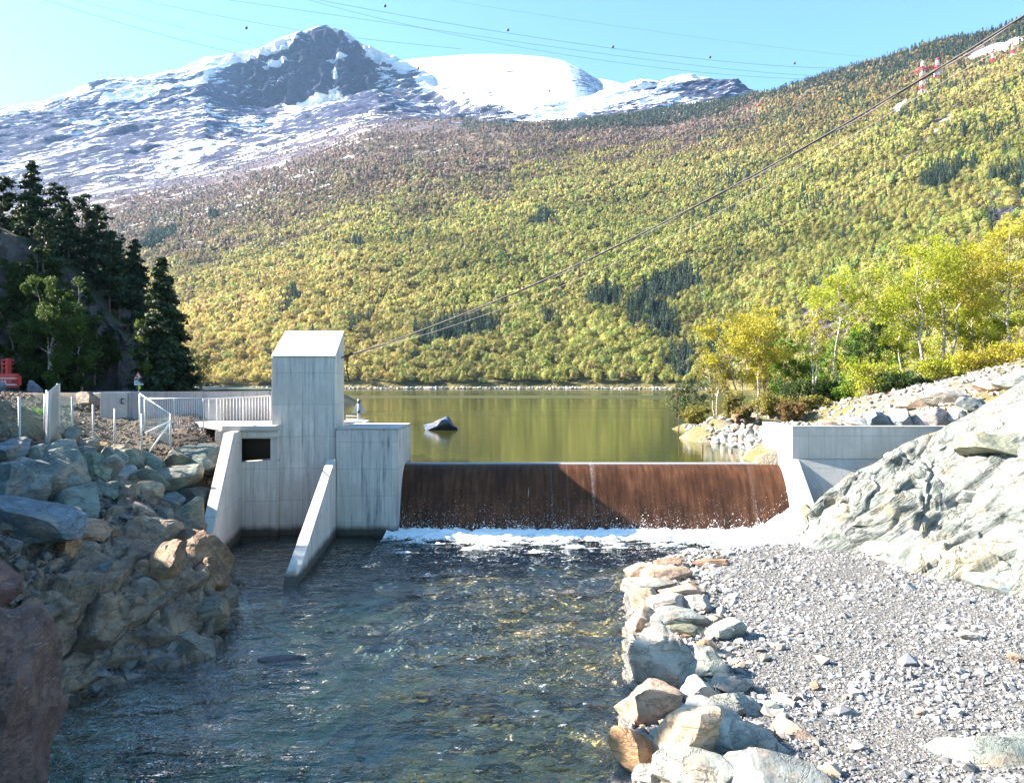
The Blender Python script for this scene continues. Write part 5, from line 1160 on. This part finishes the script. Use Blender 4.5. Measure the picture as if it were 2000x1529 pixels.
def left_scatter(n, xr, yr, s0, s1, name, lab, seed, mat, cond=None):
    r = np.random.default_rng(seed); x = r.uniform(*xr, n); y = r.uniform(*yr, n); z = HL(x, y); k = z > -2.75
    if cond is not None: k &= cond(x, y)
    x, y, z = x[k], y[k], z[k]; scatter_stones(name, np.stack([x, y, z+.02], -1), r.uniform(s0, s1, len(x))**1.0, mat, lab, seed)
left_scatter(7000, (-14.5, -5.6), (13.5, 24.5), .05, .24, 'mound_rubble', 'dark angular rubble covering the left mound', 21, M_RUBBLE)
left_scatter(900, (-12.5, -6), (13.8, 23), .22, .50, 'mound_blocks', 'broken grey stones lying loose in the rubble of the left mound', 23, M_RUBBLE)
left_scatter(14000, (-40, -9.5), (19, 36), .04, .20, 'slope_rubble', 'brown soil and stone chips on the slope behind the boulder wall', 22, stonemat('soil_chips', (.17, .125, .095)))

# ================================================================== LEFT CLIFF, ROAD AND TREES
# plan path of the cliff foot, left to right, then round the corner behind the road
path = [(-78, 34, 30), (-64, 44, 24), (-52, 52, 20), (-44, 56, 17.5), (-38.5, 58, 14.8), (-35, 59, 12.6), (-32.5, 59.6, 9.6), (-30.6, 60.2, 7.6), (-30.0, 61.5, 7.4), (-31, 66, 9), (-34, 74, 12), (-40, 86, 16), (-50, 100, 22)]
q = np.array(path, float); s = np.concatenate([[0], np.cumsum(np.linalg.norm(np.diff(q[:, :2], axis=0), axis=1))]); ss = np.linspace(0, s[-1], 420)
ax_, ay_, at_ = [np.interp(ss, s, q[:, k]) for k in range(3)]
tx, ty_ = np.gradient(ax_), np.gradient(ay_); ln_ = np.hypot(tx, ty_); nx_, ny_ = ty_/ln_, -tx/ln_
rows = np.linspace(0, 1.6, 150)[:, None]; hh_ = np.minimum(rows, 1)
zc = 1.8+(at_[None]-1.8)*hh_**1.0+np.clip(rows-1, 0, 1)*3
inw = 2.6*hh_**1.4+np.clip(rows-1, 0, 1)*26
Xc = ax_[None]-nx_[None]*inw; Yc = ay_[None]-ny_[None]*inw
rg = ridged(stack(ss[None]/2.6+0*zc, zc/7, 0*zc), 4); rg2 = fbm(stack(ss[None]/6+0*zc, zc/5, 0*zc+3), 4)
fc_, ec_ = facets(stack(ss[None]/2.2+0*zc+.2*rg2, inw/3+0*zc, zc/3.4), 4); fd_, ed_ = facets(stack(ss[None]/.8+0*zc, inw+0*zc, zc/1.2), 14); dsp = (rg*.25+rg2*.8+fc_*1.0+fd_*.28)*(.25+.75*sm(0, .05, hh_))*sm(1.6, 1.2, rows)
Xc = Xc+nx_[None]*dsp; Yc = Yc+ny_[None]*dsp; zc = zc+.5*rg2*sm(.9, 1.1, rows)
me = gridmesh('cliff', stack(Xc, Yc, zc)); 
t = NT('shaded_cliff'); p = t.pos(); n1 = t.noise(t.mapp(p, (1, 1, .35)), .8, 6, .65); n2 = t.noise(p, 4, 5, .7); n3 = t.noise(t.mapp(p, (1, 1, .2)), 1.6, 4, .6)
c = t.mix(t.mr(n1, .35, .65), (.045, .035, .04), (.13, .105, .11)); c = t.mix(t.mr(n3, .6, .72, 0, .6), c, (.25, .23, .24)); c = t.mix(t.mr(n2, .55, .7, 0, .6), c, (.05, .06, .02))
sx = t.n('SeparateXYZ'); t.set(sx, '#0', t.n('NewGeometry').outputs['Normal']); c = t.mix(t.mr(sx.outputs[2], .35, .6), c, (.05, .055, .022))
tag(link('cliff', me, t.done(c, .85, t.bump(t.math('ADD', n1, n2), .9, .25))), kind='structure')
# road
rp = [(-24.5, 36), (-25.6, 44), (-27.4, 54), (-28.2, 62), (-28.4, 72), (-30, 84)]
rp = np.array(rp); u_ = np.linspace(0, 1, 40); rx = np.interp(u_, np.linspace(0, 1, 6), rp[:, 0]); ry = np.interp(u_, np.linspace(0, 1, 6), rp[:, 1])
w_ = np.linspace(-1.9, 1.9, 7); me = gridmesh('road', stack(rx[:, None]+w_[None], ry[:, None]+0*w_[None], np.interp(ry, [36, 60, 84], [2.72, 2.78, 2.95])[:, None]+0*w_[None]))
tag(link('road', me, flat('worn_asphalt', (.17, .17, .185), .85)), kind='structure')
def land_left(x, y):
    z = 2.55+.10*fbm(stack(x*.3, y*.3, 0*x), 3)
    return np.where(x > -23+(-.08)*(y-40), z-np.clip(x-(-23-.08*(y-40)), 0, 99)*.55, z)
xs = np.arange(-70, -13, .5); ys = np.arange(33.9, 130, .7); Xg, Yg = np.meshgrid(xs, ys); me = gridmesh('lake_bank', stack(Xg, Yg, np.maximum(-2, land_left(Xg, Yg))))
attr(me, 'tint', np.where((fbm(stack(Xg*.3, Yg*.3, 0*Xg), 3) > -.1)[..., None], np.array([.07, .085, .03]), np.array([.10, .085, .065])).reshape(-1, 3))
tag(link('lake_bank_ground', me, M_GRD), kind='structure')

# ---- tree builders
def conifer(name, label, base, h, w, seed, kind='pine', group='dark conifers on the left cliff', tint=(.028, .045, .018), bare=.25, dens=1.0):
    r = np.random.default_rng(seed); th_ = thing(name, label, 'tree', tuple(base), group)
    base = np.array(base, float); lean = r.normal(size=2)*.02*h
    tp = [Vector(base+np.array([lean[0]*u*u, lean[1]*u*u, h*u-.3*(u == 0)])) for u in np.linspace(0, 1, 8)]
    bm = bmesh.new(); tube(bm, tp, [max(.02, h*.014*(1-u)+.015) for u in np.linspace(0, 1, 8)], 7)
    C_, N_, nb = [], [], int(h*(5.2 if kind == 'spruce' else 3.4)*dens)
    for k in range(nb):
        u = bare+(1-bare)*(k+r.random())/nb*.985; a = r.uniform(0, 6.28)
        if kind == 'spruce': L = w/2*(1-u)**.8*r.uniform(.75, 1.12)/(1-bare)**.8+.12
        else: L = w/2*min(1, ((1-u)/(1-bare))**.55*1.1)*r.uniform(.45, 1.15)*(1 if u > bare+.1 else .7)+.15
        z0 = h*u; d_ = np.array([math.cos(a), math.sin(a), 0]); dr = -.28*L if kind == 'spruce' else r.uniform(-.05, .35)*L
        s0 = base+np.array([lean[0]*u*u, lean[1]*u*u, z0])
        m = max(12, int(L*(95 if kind == 'spruce' else 85))); v = r.random(m)**.7
        if kind == 'pine': v = .35+.65*v
        c = s0+d_*(L*v)[:, None]+np.array([0, 0, 1])*(dr*v**1.3)[:, None]
        sp = .10+.16*L*(1-v*.5) if kind == 'spruce' else .13+.17*L*v
        c = c+r.normal(size=(m, 3))*np.array([1, 1, .38])*sp[:, None]*.8
        C_.append(c); N_.append(np.tile(d_*.5+np.array([0, 0, .8]), (m, 1)))
        tube(bm, [Vector(s0), Vector(s0+d_*L*.8+np.array([0, 0, dr*.7]))], [.012+.008*L, .006], 3, False)
    link('trunk', bm_mesh(bm), M_PINEB, th_)
    C_ = np.concatenate(C_); N_ = np.concatenate(N_); v = leafcloud(C_, N_, .105+.005*h, seed, .8)
    me = npmesh('crown', v.reshape(-1, 3), np.arange(len(v)*3).reshape(-1, 3)); tc = np.array(tint)*r.uniform(.6, 1.6, (len(v), 1))*r.uniform(.9, 1.1, (len(v), 3)); attr(me, 'tint', tc, 'FACE')
    link('crown', me, M_NEEDLE, th_); return th_
def seat_at(px, pyb, d): return P(px, pyb, d)
for px, yt, yb, w_, d, kd, lab in [
 (28, 297, 480, 66, 62, 'spruce', 'tall narrow spruce standing highest at the left edge'),
 (76, 345, 540, 74, 64, 'pine', 'bushy pine right of the highest spruce'),
 (104, 385, 560, 60, 61, 'pine', 'dark pine behind the shaded birch, third from the left'),
 (130, 364, 560, 84, 66, 'pine', 'broad pine with a sunlit top in the middle of the cliff'),
 (160, 386, 610, 74, 63, 'pine', 'leaning pine at the right shoulder of the cliff top'),
 (185, 440, 620, 56, 61, 'pine', 'shorter pine in front of the right shoulder'),
 (206, 454, 648, 56, 62, 'pine', 'slender pine with a bare lower trunk near the cliff corner'),
 (232, 456, 642, 66, 63.5, 'spruce', 'pointed spruce at the right corner of the cliff top'),
 (252, 560, 668, 46, 63, 'pine', 'small pine overhanging the road at the cliff corner'),
 (55, 420, 560, 60, 58, 'pine', 'low dark pine under the highest spruce'),
 (-30, 330, 520, 80, 62, 'pine', 'dark pine cut by the left edge of the picture'),
 (4, 380, 520, 50, 60, 'pine', 'thin pine at the foot of the highest spruce'),
]: conifer('pine_tree' if kd == 'pine' else 'spruce_tree', lab, P(px, yb, d)+np.array([0, 2.2, 0]), (yb-yt)/F*d, w_/F*d*1.15, int(px*3+yt), kd, dens=1.35)
conifer('spruce_tree', 'big conical spruce with dense dark branches standing between the road and the lake', P(322, 768, 58), (768-500)/F*58, 122/F*58*1.05, 5, 'spruce', None, (.030, .048, .018), .03, 2.3)

def broadleaf(name, label, base, h, w, seed, tint, group=None, leaf=.075, nleaf=5200, stems=1, bare=.3, lean=0.0, bark=None, cat='tree', white=True, trunk_r=.010, gap=.35):
    r = np.random.default_rng(seed); th_ = thing(name, label, cat, tuple(base), group); base = np.array(base, float)
    bm = bmesh.new(); tips = []
    for s_ in range(stems):
        a = r.uniform(0, 6.28); ln = np.array([math.cos(a)*.10*(stems > 1)+lean, math.sin(a)*.06*(stems > 1), 0])*h
        if stems > 1: ln = ln+np.array([(s_/(stems-1)-.5)*w*.45, 0, 0])
        wob = r.normal(size=(7, 3))*np.array([.018, .018, 0])*h; pts = []
        for i, u in enumerate(np.linspace(0, 1, 7)): pts.append(base+ln*u**1.2+np.array([0, 0, h*.93*u-(.3 if i == 0 else 0)])+wob[i]*(u > 0)*(u < 1.1))
        tr0 = max(.03, h*trunk_r)*r.uniform(.8, 1.1); tube(bm, [Vector(p_) for p_ in pts], [tr0*(1-u)+.012 for u in np.linspace(0, 1, 7)], 7)
        nb = int(16/stems)+5
        for k in range(nb):
            u = bare+(1-bare)*(k+r.random())/nb*.97; i = min(5, int(u*6)); f_ = u*6-i; s0 = pts[i]*(1-f_)+pts[i+1]*f_
            a = r.uniform(0, 6.28); prof = math.sin(min(1, (u-bare)/(1-bare)*.92+.14)*math.pi)**.6
            L = w/2*prof*r.uniform(.6, 1.15)*(.8 if stems > 1 else 1); up = r.uniform(.45, 1.0)*L
            mid = s0+np.array([math.cos(a)*L*.5, math.sin(a)*L*.5, up*.35]); end = s0+np.array([math.cos(a)*L, math.sin(a)*L, up*.8])
            tube(bm, [Vector(s0), Vector(mid), Vector(end)], [tr0*(1-u)*.55+.01, tr0*(1-u)*.3+.008, .004], 4, False); tips.append((end, L)); tips.append((mid*.4+end*.6, L*.8))
            for j in range(4):
                o_ = mid*(1-j/5)+end*(j/5); e2 = o_+r.normal(size=3)*np.array([.28, .28, .22])*L+np.array([0, 0, .1*L]); tube(bm, [Vector(o_), Vector(e2)], [.010, .004], 3, False); tips.append((e2, L*.6))
        tips.append((pts[-1], w*.22))
    link('trunk', bm_mesh(bm), bark or (M_BIRCH if white else M_TWIG), th_)
    T_ = np.array([t_[0] for t_ in tips]); R_ = np.array([t_[1] for t_ in tips])
    keep = r.random(len(T_)) > gap*.4; T_, R_ = T_[keep], R_[keep]
    wt = R_**1.3; wt /= wt.sum(); idx = r.choice(len(T_), nleaf, p=wt)
    dirn = r.normal(size=(nleaf, 3)); dirn /= np.linalg.norm(dirn, axis=1)[:, None]
    c = T_[idx]+dirn*(R_[idx]*.36*r.random(nleaf)**.5+.03)[:, None]*np.array([1, 1, .8])
    v = leafcloud(c, dirn*.6+np.array([0, 0, .5]), leaf, seed, .8); me = npmesh('crown', v.reshape(-1, 3), np.arange(nleaf*3).reshape(-1, 3))
    bt = 1+.25*r.normal(size=len(T_)); tc = np.array(tint)*np.clip(bt[idx], .5, 1.6)[:, None]*r.uniform(.75, 1.25, (nleaf, 1))*r.uniform(.92, 1.08, (nleaf, 3)); attr(me, 'tint', tc, 'FACE')
    link('crown', me, M_LEAF, th_); return th_
YG = (.32, .35, .035); YE = (.39, .35, .045); GG = (.14, .24, .03); DG = (.05, .09, .022); OL = (.22, .20, .05)
GB = 'leafing trees on the right lake bank'
for px, yt, yb, w_, d, tn, st, lean, lab, kw in [
 (1475, 600, 796, 130, 52, YE, 1, .06, 'yellow leafed birch with a white trunk nearest the lake', {}),
 (1450, 630, 800, 120, 53, YE, 2, -.1, 'two stemmed yellowish birch leaning left beside the lake', {}),
 (1400, 680, 815, 90, 54, OL, 2, -.05, 'thin olive tree at the lake end of the bank', dict(nleaf=2600)),
 (1535, 650, 800, 90, 55, GG, 2, 0, 'bright green tree between the yellow birch and the bare forked one', dict(white=False, bare=.1)),
 (1583, 600, 797, 70, 50, YE, 2, .04, 'nearly bare forked birch with a red brown trunk in the middle', dict(nleaf=900, bare=.45)),
 (1632, 545, 795, 110, 51, YG, 1, .02, 'slender birch with a high light green crown in the middle', dict(bare=.62, nleaf=3600)),
 (1660, 620, 790, 70, 57, GG, 1, 0, 'green tree just behind the slender birch', dict(white=False, bare=.2, nleaf=3600)),
 (1700, 600, 770, 70, 56, DG, 1, 0, 'dark green narrow tree left of the tall birches', dict(white=False, bare=.05, nleaf=5200)),
 (1808, 462, 762, 150, 50, YG, 1, -.04, 'tall light green birch with a white trunk, left of the tall pair', dict(nleaf=7000)),
 (1846, 458, 748, 150, 51, YG, 2, .02, 'tall light green birch with a crooked double white trunk, right of the tall pair', dict(nleaf=7000)),
 (1765, 560, 768, 100, 53, YG, 1, -.05, 'lower light green birch at the left foot of the tall pair', dict(nleaf=4200)),
 (1905, 560, 735, 120, 53, YG, 2, 0, 'leafy yellow green tree between the tall pair and the right edge birch', dict(nleaf=6000, bare=.1)),
 (1978, 430, 722, 190, 49, YE, 1, .0, 'big yellow birch with a white trunk near the right edge', dict(nleaf=9000)),
 (2060, 500, 715, 180, 50, YE, 2, 0, 'yellow birch cut by the right edge', {}),
 (1940, 600, 728, 130, 56, YG, 3, 0, 'low spreading tree with yellow green leaves under the big yellow birch', dict(nleaf=6000, bare=.05)),
 (1860, 620, 745, 120, 56, YG, 3, 0, 'low leafy tree behind the crooked birch', dict(nleaf=5000, bare=.05)),
 (1736, 640, 772, 100, 58, GG, 3, 0, 'mid green thicket tree behind the small bushes', dict(nleaf=5000, bare=.05, white=False)),
 (1610, 700, 800, 90, 58, GG, 3, 0, 'low green tree behind the forked birch', dict(nleaf=4200, bare=.05, white=False)),
 (1500, 690, 806, 80, 58, OL, 3, 0, 'low olive tree behind the yellow birches', dict(nleaf=3400, bare=.05, white=False)),
 (1355, 735, 828, 60, 50, (.10, .14, .06), 1, .02, 'small grey green pine-like tree at the very end of the bank', dict(nleaf=1500, bare=.15, white=False)),
 (1325, 745, 832, 40, 50, (.12, .15, .06), 1, -.06, 'leaning sapling over the lake at the end of the bank', dict(nleaf=700, bare=.2, white=False)),
 (1430, 760, 822, 44, 47, OL, 3, 0, 'small bushy sapling in front of the yellow birches', dict(nleaf=1400, bare=.05, white=False)),
 (390, 680, 765, 46, 60, (.26, .25, .07), 2, 0, 'thin yellow sapling right of the big spruce', dict(nleaf=900, bare=.15, white=False)),
]:
    kw = dict(kw); n_ = kw.pop('nleaf', 5600); broadleaf('birch_tree' if kw.get('white', True) else 'leafy_tree', lab, P(px, yb+4, d), (yb-yt)/F*d*1.08, w_/F*d*1.1, int(px+yt*2), tn, GB if px > 1000 else None, stems=st, lean=lean, nleaf=int(n_*1.75), leaf=.058, **kw)
for px, yt, yb, w_, d, tn, lab in [
 (1700, 705, 782, 130, 47, YG, 'round yellow green bush above the rubble in the middle of the bank'), (1745, 725, 776, 90, 46, DG, 'dark green bush right of the round yellow green one'),
 (1560, 738, 806, 90, 50, DG, 'dark green bush between the birches'), (1620, 742, 800, 70, 51, DG, 'dark shrub at the foot of the slender birch'), (1500, 768, 822, 80, 48, OL, 'olive brown shrub on the stony bank by the lake'),
 (1655, 740, 795, 60, 49, GG, 'mid green shrub right of the slender birch'), (1830, 700, 758, 100, 48, YG, 'yellow green bush at the foot of the tall birches'), (1900, 690, 738, 110, 48, YE, 'yellowish bush left of the big yellow birch'),
 (1985, 670, 722, 120, 47, YE, 'yellow bush near the right edge'), (1545, 785, 822, 60, 46, (.20, .13, .05), 'rust brown low shrub on the bank'), (1590, 770, 812, 56, 47, OL, 'low olive shrub under the forked birch'), (1450, 792, 830, 50, 46, (.2, .15, .05), 'brown low shrub next to the tree stump'),
 (1360, 790, 836, 56, 48, OL, 'sparse brownish shrub at the lake end of the bank'), (1790, 738, 770, 60, 46, DG, 'small dark shrub under the tall pair of birches')]:
    broadleaf('bush', lab, P(px, yb+3, d), (yb-yt)/F*d, w_/F*d, int(px*2+yt), tn, 'bushes on the right lake bank', stems=4, nleaf=3600, leaf=.062, bare=.0, cat='bush', white=False, trunk_r=.006, gap=.1)
# shaded trees in front of the cliff and the lit birch by the sign
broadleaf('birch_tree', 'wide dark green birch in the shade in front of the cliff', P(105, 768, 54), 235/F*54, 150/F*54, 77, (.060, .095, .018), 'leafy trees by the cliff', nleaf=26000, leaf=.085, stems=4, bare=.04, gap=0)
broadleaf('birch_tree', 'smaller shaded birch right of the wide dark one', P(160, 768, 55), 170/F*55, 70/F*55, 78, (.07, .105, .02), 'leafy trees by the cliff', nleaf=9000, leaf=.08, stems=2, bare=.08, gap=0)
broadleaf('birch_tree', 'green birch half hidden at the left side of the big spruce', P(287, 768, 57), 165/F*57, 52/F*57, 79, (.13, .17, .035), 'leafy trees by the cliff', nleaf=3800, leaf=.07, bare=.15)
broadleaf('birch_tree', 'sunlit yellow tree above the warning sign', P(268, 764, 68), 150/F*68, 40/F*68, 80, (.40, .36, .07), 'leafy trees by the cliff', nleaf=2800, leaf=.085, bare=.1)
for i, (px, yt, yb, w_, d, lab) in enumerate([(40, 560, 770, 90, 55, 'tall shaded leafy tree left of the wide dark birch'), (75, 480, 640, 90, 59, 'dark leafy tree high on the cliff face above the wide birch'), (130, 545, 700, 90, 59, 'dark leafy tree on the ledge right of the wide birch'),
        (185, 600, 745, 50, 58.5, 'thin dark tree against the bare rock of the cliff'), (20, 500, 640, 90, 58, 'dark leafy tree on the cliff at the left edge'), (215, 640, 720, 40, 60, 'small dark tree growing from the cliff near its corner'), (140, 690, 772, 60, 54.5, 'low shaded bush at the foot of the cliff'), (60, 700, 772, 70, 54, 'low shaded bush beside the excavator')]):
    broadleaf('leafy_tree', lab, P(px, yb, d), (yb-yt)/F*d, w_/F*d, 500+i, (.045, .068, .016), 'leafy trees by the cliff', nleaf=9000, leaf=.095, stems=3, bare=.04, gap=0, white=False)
# trees out of frame to the left that shade the left bank
for i, (x, y, h) in enumerate([(-13.2, 11.0, 5.0), (-15.2, 14.0, 5.2), (-12.0, 8.6, 5.0), (-17.5, 16.5, 6.0)]):
    conifer('spruce_tree', ['small spruce outside the left edge, nearest the camera but one', 'small spruce outside the left edge beside the stacked boulders', 'small spruce outside the left edge, nearest the camera', 'small spruce outside the left edge farthest back'][i], (x, y, float(HL(np.array(float(x)), np.array(float(y))))-.2), h, 3.2, 300+i, 'spruce', 'spruces outside the left edge', bare=.02, dens=2.0)

# stump and roots
st_ = thing('tree_stump', 'torn brown tree stump on the stones at the lake end of the bank', 'stump', tuple(P(1437, 828, 45.5)))
bm = bmesh.new(); tube(bm, [V(1437, 830, 45.5), V(1436, 822, 45.5), V(1438, 814, 45.5), V(1442, 807, 45.5)], [.40, .24, .27, .12], 9)
for v_ in bm.verts: v_.co += Vector((rnd.uniform(-.07, .07), rnd.uniform(-.07, .07), rnd.uniform(-.08, .08)))
link('stump_wood', bm_mesh(bm), flat('torn_wood', (.22, .12, .06), .9), st_)
for k in range(7):
    a = k*.9; c0 = V(1437, 824, 45.5); link('root', tube_me([c0, c0+Vector((math.cos(a)*.5, math.sin(a)*.3-.1, .15)), c0+Vector((math.cos(a)*.95, math.sin(a)*.5-.1, -.25+.1*(k % 3)))], [.11, .07, .03], 6), M_TWIG, st_)
for x, y0, y1, lab in [(1372, 860, 912, 'dark stake standing in the lake, left of two'), (1429, 868, 905, 'dark stake standing in the lake close to the stone bank')]:
    d = CZ*F/(880+12-HY) if 0 else 37.5
    tag(link('stake', tube_me([V(x, y1-16, 37.5), V(x, y0+8, 37.5)], .045, 6), flat('wet_wood', (.08, .05, .03), .7), origin=tuple(V(x, y1-16, 37.5))), lab, 'stake')

# ---- small things on the left
# excavator rear
ex = thing('excavator', 'red excavator parked at the left edge with white stripes and white letters', 'excavator', tuple(P(8, 772, 50)))
M_XR = flat('excavator_red', (.62, .045, .04), .4, var=.06); d = 50
def pbox(x0, y0, x1, y1, d0, d1, bev=.03):
    a = P(x0, y1, d0); b_ = P(x1, y0, d0); bm = bmesh.new(); box(bm, a[0], b_[0], d0, d1, a[2], b_[2]); return mk(bm, bev)
link('body', pbox(-60, 730, 33, 757, 49.2, 49.8, .14), M_XR, ex)
link('stripe', pbox(-60, 738.2, 31, 739.6, 49.17, 49.3, .004), M_WHITE, ex); link('stripe', pbox(-60, 750.6, 31, 752.2, 49.17, 49.3, .004), M_WHITE, ex)
link('vent', pbox(22, 743, 28, 748, 49.17, 49.25, .01), M_STEEL, ex)
link('mast', pbox(10, 700, 15, 731, 50.2, 50.6, .02), M_XR, ex); link('mast', pbox(2, 704, 5, 731, 50.2, 50.6, .02), M_XR, ex)
for y in (702, 710, 718): link('mast_rung', pbox(1, y, 15, y+2, 50.1, 50.7, .01), M_XR, ex)
link('undercarriage', pbox(-60, 758, 22, 766, 49.5, 50, .05), M_STEEL, ex); link('track', pbox(-60, 764, 18, 774, 49.4, 50.0, .1), M_STEEL, ex)
def text_obj(txt, loc, size, mat, parent, name, rot=(math.pi/2, 0, 0)):
    cu = bpy.data.curves.new(name, 'FONT'); cu.body = txt; cu.size = size; cu.extrude = .004; cu.offset = size*.02
    tmp = bpy.data.objects.new('tmp', cu); COL.objects.link(tmp); bpy.context.view_layer.update()
    me = bpy.data.meshes.new_from_object(tmp); bpy.data.objects.remove(tmp)
    from mathutils import Matrix, Euler
    me.transform(Matrix.Translation(Vector(loc))@Euler(rot).to_matrix().to_4x4()); return link(name, me, mat, parent)
text_obj('AS', P(1, 750, 49.15), .33, M_WHITE, ex, 'lettering')
# standing stone slabs
for b_, d, lab, tl in [((54, 743, 84, 778), 46, 'upright pointed grey slab standing beside the excavator', 15), ((-14, 742, 11, 772), 44, 'pale grey slab in front of the excavator at the left edge', -20)]:
    boulder('stone_slab', b_, d, tl, (.17, .19, .24), lab, M_ROCK, None, cat='slab', depth=.3, lo=.4, hi=.7)
boulder('rock_block', (146, 766, 197, 806), 34.5, 0, (.22, .17, .13), 'square brown rock block at the left end of the parapet wall', M_ROCK, cat='rock', sq=.5)
# warning sign, plate and diamond marker
ws = thing('warning_sign', 'red bordered triangular falling rocks warning sign with a white plate below it beside the road', 'sign', tuple(P(270, 764, 56)))
d = 56; link('post', tube_me([V(270, 768, d), V(270, 728, d)], .045, 8), M_GALV, ws)
def tri(px, yt, yb, hw, dd, y_off, name, mat, th=.02):
    bm = bmesh.new(); pts = [V(px-hw, yb, dd), V(px+hw, yb, dd), V(px, yt, dd)]
    hexa(bm, [p_+Vector((0, y_off, 0)) for p_ in pts], [p_+Vector((0, y_off+th, 0)) for p_ in pts]); return link(name, mk(bm, 0), mat, ws)
tri(271, 725, 741.5, 10, d, -.09, 'sign_border', M_XR); tri(271, 729, 739.8, 6.4, d, -.114, 'sign_face', M_WHITE)
bm = bmesh.new()
for (x0, y0, x1, y1) in ((268.2, 733.6, 270.3, 739.3), (271.6, 735.2, 272.8, 736.4), (272.6, 737.2, 274.2, 738.8)):
    a = P(x0, y1, d); b_ = P(x1, y0, d); box(bm, a[0], b_[0], d-.13, d-.118, a[2], b_[2])
link('rock_symbol', mk(bm, 0), M_STEEL, ws); link('text_plate', pbox(262, 742.5, 280, 752.5, d-.10, d-.08, .004), M_WHITE, ws)
for yy_ in (745, 748): link('plate_line', pbox(265, yy_, 277, yy_+1, d-.11, d-.102, 0), flat('grey_letters', (.35, .36, .36), .6), ws)
dm = thing('marker_sign', 'small square yellow and black road marker set on its corner under the warning sign', 'sign', tuple(P(271, 768, 50))); d = 50
link('post', tube_me([V(271, 770, d), V(271, 756, d)], .03, 6), M_GALV, dm)
for nm, sgn, mt in (('black_half', -1, M_STEEL), ('yellow_half', 1, flat('sign_yellow', (.55, .60, .05), .5))):
    bm = bmesh.new(); pts = [V(271, 751.5, d), V(271+sgn*5.5, 757, d), V(271, 762.5, d)]; hexa(bm, [p_+Vector((0, -.06, 0)) for p_ in pts], [p_+Vector((0, -.04, 0)) for p_ in pts]); link(nm, mk(bm, 0), mt, dm)
# grass tuft behind the fence
tf = rng.normal(size=(260, 3))*np.array([.18, .18, .12])+P(76, 812, 27)
v = leafcloud(tf, np.tile([0, -1., .3], (260, 1)), .06, 4, .6); me = npmesh('tuft', v.reshape(-1, 3), np.arange(780).reshape(-1, 3)); attr(me, 'tint', np.full((260, 3), (.16, .34, .03)), 'FACE')
tag(link('grass_tuft', me, M_LEAF), 'bright green grass tuft on the dark slope behind the fence', kind='stuff')

# ================================================================== AIR
bm = bmesh.new(); box(bm, -5200, 5200, -60, 7200, -9, 2150); hz = NT('haze'); hz.t.nodes.remove(hz.b)
pv = hz.t.nodes.new('ShaderNodeVolumePrincipled'); pv.inputs['Color'].default_value = (.34, .58, 1, 1); pv.inputs['Density'].default_value = 4.0e-5; pv.inputs['Anisotropy'].default_value = .2
hz.t.links.new(pv.outputs[0], hz.out.inputs['Volume'])
tag(link('haze', mk(bm, 0), hz.m), kind='stuff')
